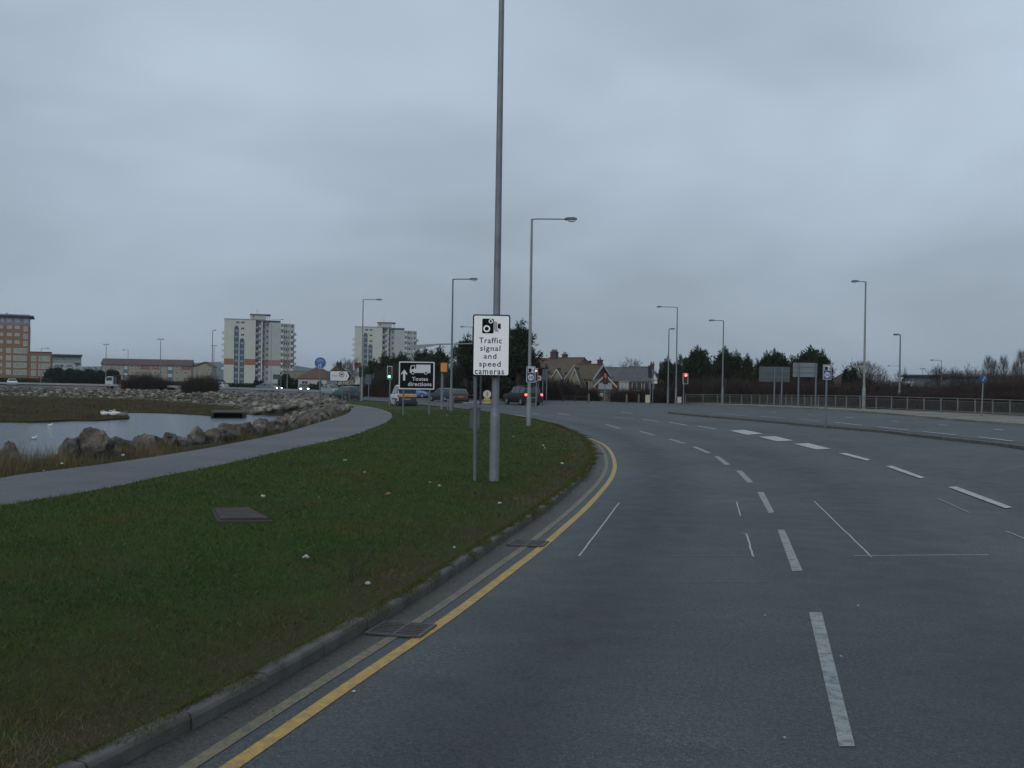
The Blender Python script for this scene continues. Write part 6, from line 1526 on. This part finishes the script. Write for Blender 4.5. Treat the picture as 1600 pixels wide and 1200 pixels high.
near = [  # x0, x1, y0, y1 in the photo, label, variant
 (-12, 32, 691, 726, 'rounded grey boulder at the left edge beside the tall dry grass', 0), (-4, 12, 706, 724, 'small pale boulder low at the left edge', 1), (78, 122, 682, 722, 'left lump of the biggest grey boulder above the footpath', 1), (100, 166, 672, 722, 'biggest brown-grey boulder standing up from the bank', 2),
 (150, 169, 673, 695, 'dark knob of rock at the right shoulder of the biggest boulder', 0), (166, 184, 682, 700, 'small pale rock behind the biggest boulder', 3), (174, 204, 683, 712, 'squat brown boulder right of the biggest one', 3), (200, 226, 682, 702, 'low brown rock in the row left of the taller pair', 0), (222, 252, 680, 700, 'flat-topped brown rock in the row before the water', 1),
 (248, 276, 678, 698, 'reddish-brown rock in the row before the water', 2), (274, 296, 684, 698, 'dark low rock in front of the water edge', 3), (288, 322, 667, 694, 'dark grey square boulder at the start of the boulder row', 0), (314, 344, 668, 693, 'grey boulder second in the boulder row', 1), (336, 368, 663, 690, 'mossy boulder third in the boulder row', 2),
 (360, 394, 658, 684, 'broad dark boulder in the middle of the boulder row', 3), (388, 420, 653, 673, 'flat pale slab boulder leaning over the water', 1), (386, 412, 664, 682, 'low dark rock in front of the pale slab boulder', 0), (412, 440, 660, 678, 'dark boulder right of the pale slab boulder', 2), (438, 452, 651, 675, 'upright pale brown block by the path', 3),
 (450, 472, 653, 671, 'mottled boulder right of the upright block', 0), (466, 486, 649, 667, 'grey boulder left of the blue sign post foot', 1), (482, 499, 646, 662, 'boulder directly behind the blue sign post', 2), (498, 515, 643, 657, 'boulder just right of the blue sign post', 3), (508, 526, 638, 652, 'rounded boulder near the far end of the row', 0), (520, 540, 633, 646, 'last boulder of the row where the path bends', 1)]
for x0_, x1_, y0_, y1_, lab, v in near:
    b = gp((x0_+x1_)/2, y1_-2, -.05); k = b.y/FOC; w_ = (x1_-x0_)*k/2*1.32; h_ = (y1_-y0_)*k*.64
    b.y += w_*.4; o = tag(put('boulder', RK[v], None, (b.x, b.y, b.z+h_*.35)), lab, 'boulder', 'boulders on the near bank')
    o.scale = (w_, w_*.85, h_*1.15); o.rotation_euler = (rnd.uniform(-.15, .15), rnd.uniform(-.15, .15), rnd.uniform(0, 6))
cand = []
for i in range(60000):
    x, y = rs_.uniform(-140, -8), rs_.uniform(24, 190)
    cand.append((x, y))
cand = np.array(cand); ins = inside(cand, INP); cand = cand[ins]; dI = segdist(cand, INP, True)
wq = np.where(cand[:, 1] > 100, 18.0, np.where(cand[:, 1] > 70, 11.0, 3.2))
keep = (dI < wq)
cand, dI, wq = cand[keep], dI[keep], wq[keep]
order = np.argsort(cand[:, 1]+rs_.uniform(0, 12, len(cand)))
gridc = {}; placed = []
for i in order:
    x, y = cand[i]; r_ = .26+rs_.uniform(0, .42)**1.3
    key = (int(math.floor(x)), int(math.floor(y))); ok = True
    for a in (-1, 0, 1):
        for c_ in (-1, 0, 1):
            for (x2, y2, r2) in gridc.get((key[0]+a, key[1]+c_), ()):
                if (x-x2)**2+(y-y2)**2 < (.60*(r_+r2))**2: ok = False
    if not ok: continue
    gridc.setdefault(key, []).append((x, y, r_)); placed.append((x, y, r_))
def vis_size(p): 
    return p[2]/p[1]*(1 if abs(p[0]/p[1]) < .5 else 0)
placed.sort(key=vis_size, reverse=True)
ncount = 0; sv, sf, off = [], [], 0
base_lo = []
for me in RKL[:2]+RKP[:2]:
    b_ = bmesh.new(); b_.from_mesh(me); bmesh.ops.decimate if False else None
    base_lo.append((np.array([v.co[:] for v in b_.verts]), np.array([[v.index for v in f.verts] for f in b_.faces]))); b_.free()
far_v = {0: ([], []), 1: ([], [])}; far_off = {0: 0, 1: 0}
for x, y, r_ in placed:
    z = groundz(x, y); pale = rs_.rand() < (.45 if y > 75 else .12)
    if ncount < 270 and abs(x/y) < .5:
        v = rs_.randint(4); me = (RKP if pale else RKL)[v]
        o = tag(put('rock', me, None, (x, y, z+r_*.18)), 'pale rock in the riprap slope beyond the path' if pale else 'grey-brown rock in the riprap slope beyond the path', 'rock', 'pale riprap rocks' if pale else 'grey-brown riprap rocks')
        o.scale = (r_*rs_.uniform(.8, 1.3), r_*rs_.uniform(.7, 1.1), r_*rs_.uniform(.5, .85)); o.rotation_euler = (rs_.uniform(-.4, .4), rs_.uniform(-.4, .4), rs_.uniform(0, 6)); ncount += 1
    else:
        k = 1 if pale else 0; v0, f0 = base_lo[(2 if pale else 0)+rs_.randint(2)]
        a = rs_.uniform(0, 6.28); s3 = np.array([r_*rs_.uniform(.8, 1.3), r_*rs_.uniform(.7, 1.1), r_*rs_.uniform(.45, .8)])
        q = v0*s3; q = np.stack([q[:, 0]*math.cos(a)-q[:, 1]*math.sin(a), q[:, 0]*math.sin(a)+q[:, 1]*math.cos(a), q[:, 2]], 1)+np.array([x, y, z+r_*.15])
        far_v[k][0].append(q); far_v[k][1].append(f0+far_off[k]); far_off[k] += len(v0)
for k, m_ in ((0, ROCKM), (1, ROCKP)):
    if far_v[k][0]: stuff(put('riprap_rocks', np_mesh('riprap_rocks', np.concatenate(far_v[k][0]), np.concatenate(far_v[k][1]), m_)))
# culvert apron
b = onz(356, 653, WZ); k = b.y/FOC
t = thing('culvert', 'dark square culvert mouth with flat slab at the water edge', 'culvert', (b.x, b.y, WZ), R(12))
MB().box(-26*k, 26*k, .1, 4, .42, .55).build('cover_slab', mat('culvert_slab', (.06, .058, .05), .9), t); MB().box(-26*k, -22*k, 0, 3.8, -.5, .418).box(22*k, 26*k, 0, 3.8, -.5, .418).build('side_wall', mat('culvert_dark', (.03, .03, .027), .9), t)
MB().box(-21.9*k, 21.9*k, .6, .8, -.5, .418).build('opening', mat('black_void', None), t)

# ---------------------------------------------------------------- birds
WFE = mat('white_feathers', (.62, .63, .62), .8); GFE = mat('grey_feathers', (.16, .15, .15), .85); BEAK = mat('beak_orange', (.45, .16, .03), .5)
def swan(px, py, rz, label, m=WFE, s_=1.0, neck='folded', z=None, Y=None):
    b = onz(px, py, WZ+.18); t = thing('swan', label, 'swan', b, rz, 'swans resting on the marsh')
    q = MB(); prof = [(-.52, .24, .02), (-.40, .24, .10), (-.22, .22, .18), (0, .2, .215), (.2, .19, .19), (.36, .2, .12), (.44, .24, .05)]
    n_ = 10; vs = []
    for x, zc, r_ in prof:
        for k in range(n_): a = 2*math.pi*k/n_; vs.append((x, r_*math.cos(a)*.95, zc+r_*math.sin(a)))
    q.add(vs, [(i*n_+k, i*n_+(k+1) % n_, (i+1)*n_+(k+1) % n_, (i+1)*n_+k) for i in range(len(prof)-1) for k in range(n_)]+[tuple(range(n_))[::-1], tuple(range((len(prof)-1)*n_, len(prof)*n_))])
    pts_ = [(.36, 0, .22), (.46, 0, .34), (.42, 0, .48), (.34, 0, .56), (.36, 0, .62), (.44, 0, .62)] if neck == 'up' else [(.36, 0, .24), (.44, 0, .36), (.36, 0, .46), (.2, 0, .46), (.06, 0, .42)]
    q.path(pts_, [.075, .05, .042, .04, .05, .035][:len(pts_)], 8)
    o = q.build('swan_body', m, t, smooth_=True); e = pts_[-1]; d_ = 1 if neck == 'up' else -1
    MB().ball((e[0], 0, e[2]), (.075, .045, .045), 8, 6).build('head', m, t, smooth_=True)
    MB().path([(e[0]+d_*.05, 0, e[2]-.005), (e[0]+d_*.16, 0, e[2]-.03)], [.022, .006], 6).build('beak', BEAK, t)
    t.scale = (s_,)*3
swan(164, 649, R(180), 'white swan resting alone at the left on the marsh', neck='folded', s_=.8)
swan(178, 649.5, R(190), 'white swan resting in the middle of the marsh group', neck='folded', s_=.9)
swan(184, 649, R(170), 'white swan with raised neck beside the darker bird', neck='up', s_=.75)
swan(192, 651, R(10), 'dark grey-brown young swan nearest the water edge', m=GFE, s_=.85)
def gull(px, py, label, rz=0):
    b = onz(px, py, WZ); t = thing('gull', label, 'gull', b, rz, 'gulls on the water')
    q = MB(); q.ball((0, 0, .05), (.19, .08, .075), 10, 6).build('gull_body', WFE, t, smooth_=True)
    MB().ball((.15, 0, .15), (.05, .04, .04), 8, 5).path([(.11, 0, .07), (.14, 0, .14)], [.035, .03], 6).build('head', WFE, t); MB().box(-.27, -.12, -.03, .03, .06, .09).build('tail', GFE, t)
gull(78, 665.5, 'small white gull floating farther out, right one of the two'); gull(53, 686, 'small white gull floating nearer, left one of the two', 1.0); gull(156, 637, 'faint white gull standing on the marsh above the swans', 2.0)

# ---------------------------------------------------------------- litter and small things on the verge
LW = mat('litter_white', (.36, .38, .36), .6); LR = mat('litter_red', (.50, .13, .11), .5)
def litter(px, py, s_, label, m=LW, name='paper_litter', seed=0, z=.13):
    b = gp(px, py, z); r = random.Random(seed+int(px)); bb_ = bmesh.new(); bmesh.ops.create_icosphere(bb_, subdivisions=2, radius=1)
    for v in bb_.verts: v.co = Vector((v.co.x*(1+r.uniform(-.45, .3)), v.co.y*(1+r.uniform(-.45, .3)), v.co.z*.45*(1+r.uniform(-.6, .6))))
    me = bpy.data.meshes.new(name); bb_.to_mesh(me); bb_.free(); me.materials.append(m)
    o = tag(put(name, me, None, b), label, 'litter', 'litter on the verge'); w_ = s_*b.y/FOC/2*.85; o.scale = (w_, w_*.8, w_); o.rotation_euler = (0, 0, r.uniform(0, 6))
for a in ((411, 775, 12, 'crumpled white paper above the brown access cover'), (781, 786, 9, 'round white scrap right of the lamp column foot'), (478, 870, 15, 'torn white paper low on the grass'), (710, 855, 7, 'small white scrap near the kerb by the middle grating'),
          (575, 911, 12, 'pale scrap near the kerb by the bare sapling'), (849, 696, 6, 'upper white scrap of the pair near the grass tip'), (851, 700, 5, 'lower white scrap of the pair near the grass tip'), (878, 724, 8, 'flat pale scrap at the dark grass edge near the kerb bend'),
          (803, 682, 5, 'tiny white scrap right of the lamp column swelling'), (672, 754, 6, 'left small scrap of the pair left of the sign post'), (687, 759, 9, 'right longer scrap of the pair left of the sign post'), (570, 738, 6, 'small pale scrap on the grass left of the pair'), (539, 719, 7, 'thin pale scrap nearest the footpath bend'),
          (698, 649, 5, 'tiny white scrap at the foot of the speed camera lamp'), (498, 777, 4, 'tiny pale speck of litter behind the red packet'), (97, 724, 7, 'left white scrap in the dry grass by the footpath', ), (68, 735, 4, 'white scrap at the path edge by the dry grass'), (192, 711, 8, 'white scrap in the dry grass below the squat boulder'), (520, 657, 5, 'white scrap by the path below the last boulders')):
    litter(*a)
litter(607, 772, 13, 'crumpled red and white packet on the grass', LR, 'packet_litter')
for i, (px, py, s_, lab) in enumerate(((553, 1080, 8, 'small white fleck on the road beside the yellow line'), (1195, 961, 5, 'white fleck on the road beyond the lower lane dash'), (1341, 946, 5, 'white fleck on the road right of the lane dash'), (1314, 1025, 5, 'tiny white fleck right of the long lane dash'), (1226, 1152, 6, 'white fleck on the road near the foot of the picture'))):
    litter(px, py, s_, lab, LW, 'road_fleck', 3, .012)
# access cover
P4 = [gp(*p, .13) for p in ((334, 797), (388, 795.5), (421, 813), (344, 813.5))]; c_ = sum(P4, Vector())/4
t = thing('access_cover', 'rusty red-brown square access cover lying in the grass', 'access cover', c_)
loc = [(p-c_) for p in P4]
def cover(s_, z0, z1): return [(p.x*s_, p.y*s_) for p in loc], z0, z1
pl_, a_, b_ = cover(1.0, -.05, .035); RUST = mat('rusty_cover', (.042, .028, .026), .85, var=.4, vscale=9, bump=.6, col2=(.05, .035, .035), c2scale=4)
MB().prism(pl_, a_, b_, 'z').build('cover_plate', RUST, t, bevel=.006)
pl2, _, _ = cover(1.1, 0, 0); MB().prism([(p.x*1.1, p.y*1.1) for p in loc], -.08, .005, 'z').build('frame', mat('cover_frame', (.05, .045, .042), .9), t)
q = MB()
for i in range(14):
    for j in range(10):
        u, v = (i+.5+.5*(j % 2)*.9)/14.6, (j+.5)/10; p = (loc[0]*(1-u)+loc[1]*u)*(1-v)+(loc[3]*(1-u)+loc[2]*u)*v; q.box(p.x-.012, p.x+.012, p.y-.012, p.y+.012, .034, .038)
stuff(q.build('raised_studs', RUST, t))
# bare sapling by the kerb
b = gp(549, 908, .12); q = []; r = random.Random(5)
for i in range(9):
    p = np.array([r.uniform(-.02, .02), r.uniform(-.02, .02), 0]); d = np.array([r.gauss(0, .18), r.gauss(0, .18), 1.0])
    for k in range(4):
        n_ = p+d/np.linalg.norm(d)*.085*r.uniform(.7, 1.2); q.append((p, n_, .0028-.0004*k, .0024-.0004*k)); p = n_; d = d+np.array([r.gauss(0, .2), r.gauss(0, .2), 0])
        if k: q.append((p, p+np.array([r.gauss(0, .05), r.gauss(0, .05), .05]), .0015, .0008))
tag(put('bare_sapling', twigs_mesh('bare_sapling', q, mat('sapling_bark', (.04, .035, .025), .9)), None, b), 'thin leafless sapling standing in the grass near the kerb', 'sapling')
b = base(1, 1)

# ---------------------------------------------------------------- grass
def blades(name, P, h, w, m, lean=.5, tint=None, zs=None):
    n = len(P); a = rs_.uniform(0, 2*math.pi, n); hh = h*rs_.uniform(.5, 1.3, n); ww = w*rs_.uniform(.7, 1.3, n)
    base_ = np.stack([P[:, 0], P[:, 1], zs], 1); sd = np.stack([np.cos(a), np.sin(a), np.zeros(n)], 1)*ww[:, None]*.5
    ln = rs_.normal(size=(n, 2))*lean*hh[:, None]; tip = base_+np.stack([ln[:, 0], ln[:, 1], hh], 1)
    V = np.stack([base_-sd, base_+sd, tip], 1).reshape(-1, 3); F = np.arange(3*n).reshape(n, 3)
    return np_mesh(name, V, F, m, np.repeat(tint, 3))
def grass_mat(name, stops, rough=.8):
    m, t, b = node_mat(name); a = t.nodes.new('ShaderNodeAttribute'); a.attribute_name = 'tint'
    t.links.new(ramp(t, a.outputs['Fac'], stops), b.inputs['Base Color']); b.inputs['Roughness'].default_value = rough; b.inputs['Specular IOR Level'].default_value = .2; return m
M_BLADE = grass_mat('grass_blade', [(0.0, (.027, .064, .010)), (.42, (.052, .084, .013)), (.68, (.070, .072, .016)), (.95, (.085, .058, .028)), (1.0, (.16, .13, .07))])
n = 520000; u = rs_.uniform(0, 1, n); rr_ = 4.2*(75/4.2)**u; th = rs_.uniform(R(-31), R(12), n)
P = np.stack([np.sin(th)*rr_, np.cos(th)*rr_], 1); ins = inside(P, VP); P = P[ins]; rr_ = rr_[ins]
dk = segdist(P, KBN); 
zs = np.array([0.0]*len(P)); dp = segdist(P, PRN); 
hgt = np.minimum(1, np.minimum(dk, dp)/2)
nzv = np.array([noise.noise(Vector((x*.35, y*.35, 1))) for x, y in P[::1]]) if len(P) < 700000 else np.zeros(len(P))
zs = .09+.05*hgt*(.5+nzv)
pn = np.array([noise.noise(Vector((x*.45, y*.45, 9)))+.6*noise.noise(Vector((x*1.7, y*1.7, 4))) for x, y in P])
tint = np.clip(.24+pn*.60+rs_.normal(size=len(P))*.17+.50*np.clip(1-dk/1.15, 0, 1), 0, 1)
keep = rs_.uniform(0, 1, len(P)) < np.clip(.55+dk/1.5, 0, 1)
P, rr_, zs, tint, dk = P[keep], rr_[keep], zs[keep], tint[keep], dk[keep]
fr = []
for _ in range(110000):
    i = int((rs_.rand()**2.4)*(len(KB)-3)); p = KB[i].lerp(KB[i+1], rs_.rand())
    if p.y < 3.5: continue
    cl_ = noise.noise(Vector((p.x*2.2, p.y*2.2, 0))); d = (KB[i+1]-KB[i]).normalized(); o_ = -.02+abs(rs_.normal())*.055*(.6+3.0*max(0, cl_+.2))
    fr.append((p.x+d.y*o_, p.y-d.x*o_))
fr = np.array(fr); P = np.concatenate([P, fr]); rr_ = np.concatenate([rr_, np.hypot(fr[:, 0], fr[:, 1])]); zs = np.concatenate([zs, np.full(len(fr), .098)])
tint = np.concatenate([tint, np.clip(rs_.normal(size=len(fr))*.2+.68, 0, .94)]); dk = np.concatenate([dk, np.full(len(fr), .25)]); keepn = np.concatenate([pn[keep], np.zeros(len(fr))])
lod = np.clip(rr_/7, 1, 9)
hv = (.034+.016*np.clip(keepn, 0, 1))*np.clip(lod**.35, 1, 1.6)*np.clip(.6+dk, .6, 1)
stuff(put('grass', blades('grass', P, hv, .0042*lod, M_BLADE, .75, np.where(rs_.uniform(size=len(tint)) < .03, 1.0, tint), zs)))
# dry tall grass and weeds on the bank between path and boulders
PLN = np.array([[p.x, p.y] for p in PL])
n = 200000; u = rs_.uniform(0, 1, n); rr_ = 16*(95/16)**u; th = rs_.uniform(R(-36), R(-6), n); P = np.stack([np.sin(th)*rr_, np.cos(th)*rr_], 1)
dl = segdist(P, PLN); dI = segdist(P, INP, True); inp = inside(P, INP); pp = np.array([[p.x, p.y] for p in path_poly]); onp = inside(P, pp) | inside(P, VP)
side = (~onp) & ((~inp) | (dI < 1.6)) & (dl < 7) & (dl > .12)
P = P[side]; rr_ = rr_[side]; dl = dl[side]
cl = np.array([noise.noise(Vector((x*.55, y*.55, 2)))+.5*noise.noise(Vector((x*1.9, y*1.9, 7))) for x, y in P])
kp_ = (cl > -.25) | (dl < .8); P, rr_, dl, cl = P[kp_], rr_[kp_], dl[kp_], cl[kp_]
zs = gz_ = -.06+depth_in(P)
M_DRY = grass_mat('dry_bank_grass', [(0, (.034, .060, .014)), (.25, (.06, .065, .024)), (.55, (.125, .10, .052)), (1, (.22, .175, .105))])
h_ = np.clip(.10+.20*np.clip(dl, 0, 2.5)*(.65+cl), .07, .75)
stuff(put('dry_grass', blades('dry_grass', P, h_, .006*np.clip(rr_/14, 1, 5), M_DRY, .28, np.clip(.42+cl*.5+.14*np.clip(dl-1, -1, 1.5)+rs_.normal(size=len(P))*.15, 0, 1), zs)))
# marsh tufts
n = 60000; u = rs_.uniform(0, 1, n); rr_ = 70*(185/70)**u; th = rs_.uniform(R(-32), R(-14), n); P = np.stack([np.sin(th)*rr_, np.cos(th)*rr_], 1); P = P[inside(P, MP)]; rr_ = np.hypot(P[:, 0], P[:, 1])
cl = np.array([noise.noise(Vector((x*.2, y*.5, 2))) for x, y in P])
M_MT = grass_mat('marsh_stems', [(0, (.028, .030, .010)), (.5, (.062, .047, .018)), (1, (.12, .088, .042))])
stuff(put('marsh_grass', blades('marsh_grass', P, .22, .03*rr_/100, M_MT, .4, np.clip(.45+cl*.8+rs_.normal(size=len(P))*.12, 0, 1), np.full(len(P), WZ+.12))))
# leaves and grit in the gutter
n = 420; P = []; 
for _ in range(n):
    i = rs_.randint(max(10, len(KERB)//2)); p = KERB[i].lerp(KERB[i+1], rs_.rand()); d = (KERB[i+1]-KERB[i]).normalized(); o_ = abs(rs_.normal())*.16+.02; P.append((p.x+d.y*o_, p.y-d.x*o_, .012))
V, F = tris(np.array(P), .018, .8); V[:, 2] = np.clip(V[:, 2], .009, .02)
stuff(put('gutter_debris', crown_mesh('gutter_debris', V, F, leafm('gutter_leaf', (.02, .016, .012), (.06, .045, .03)))))
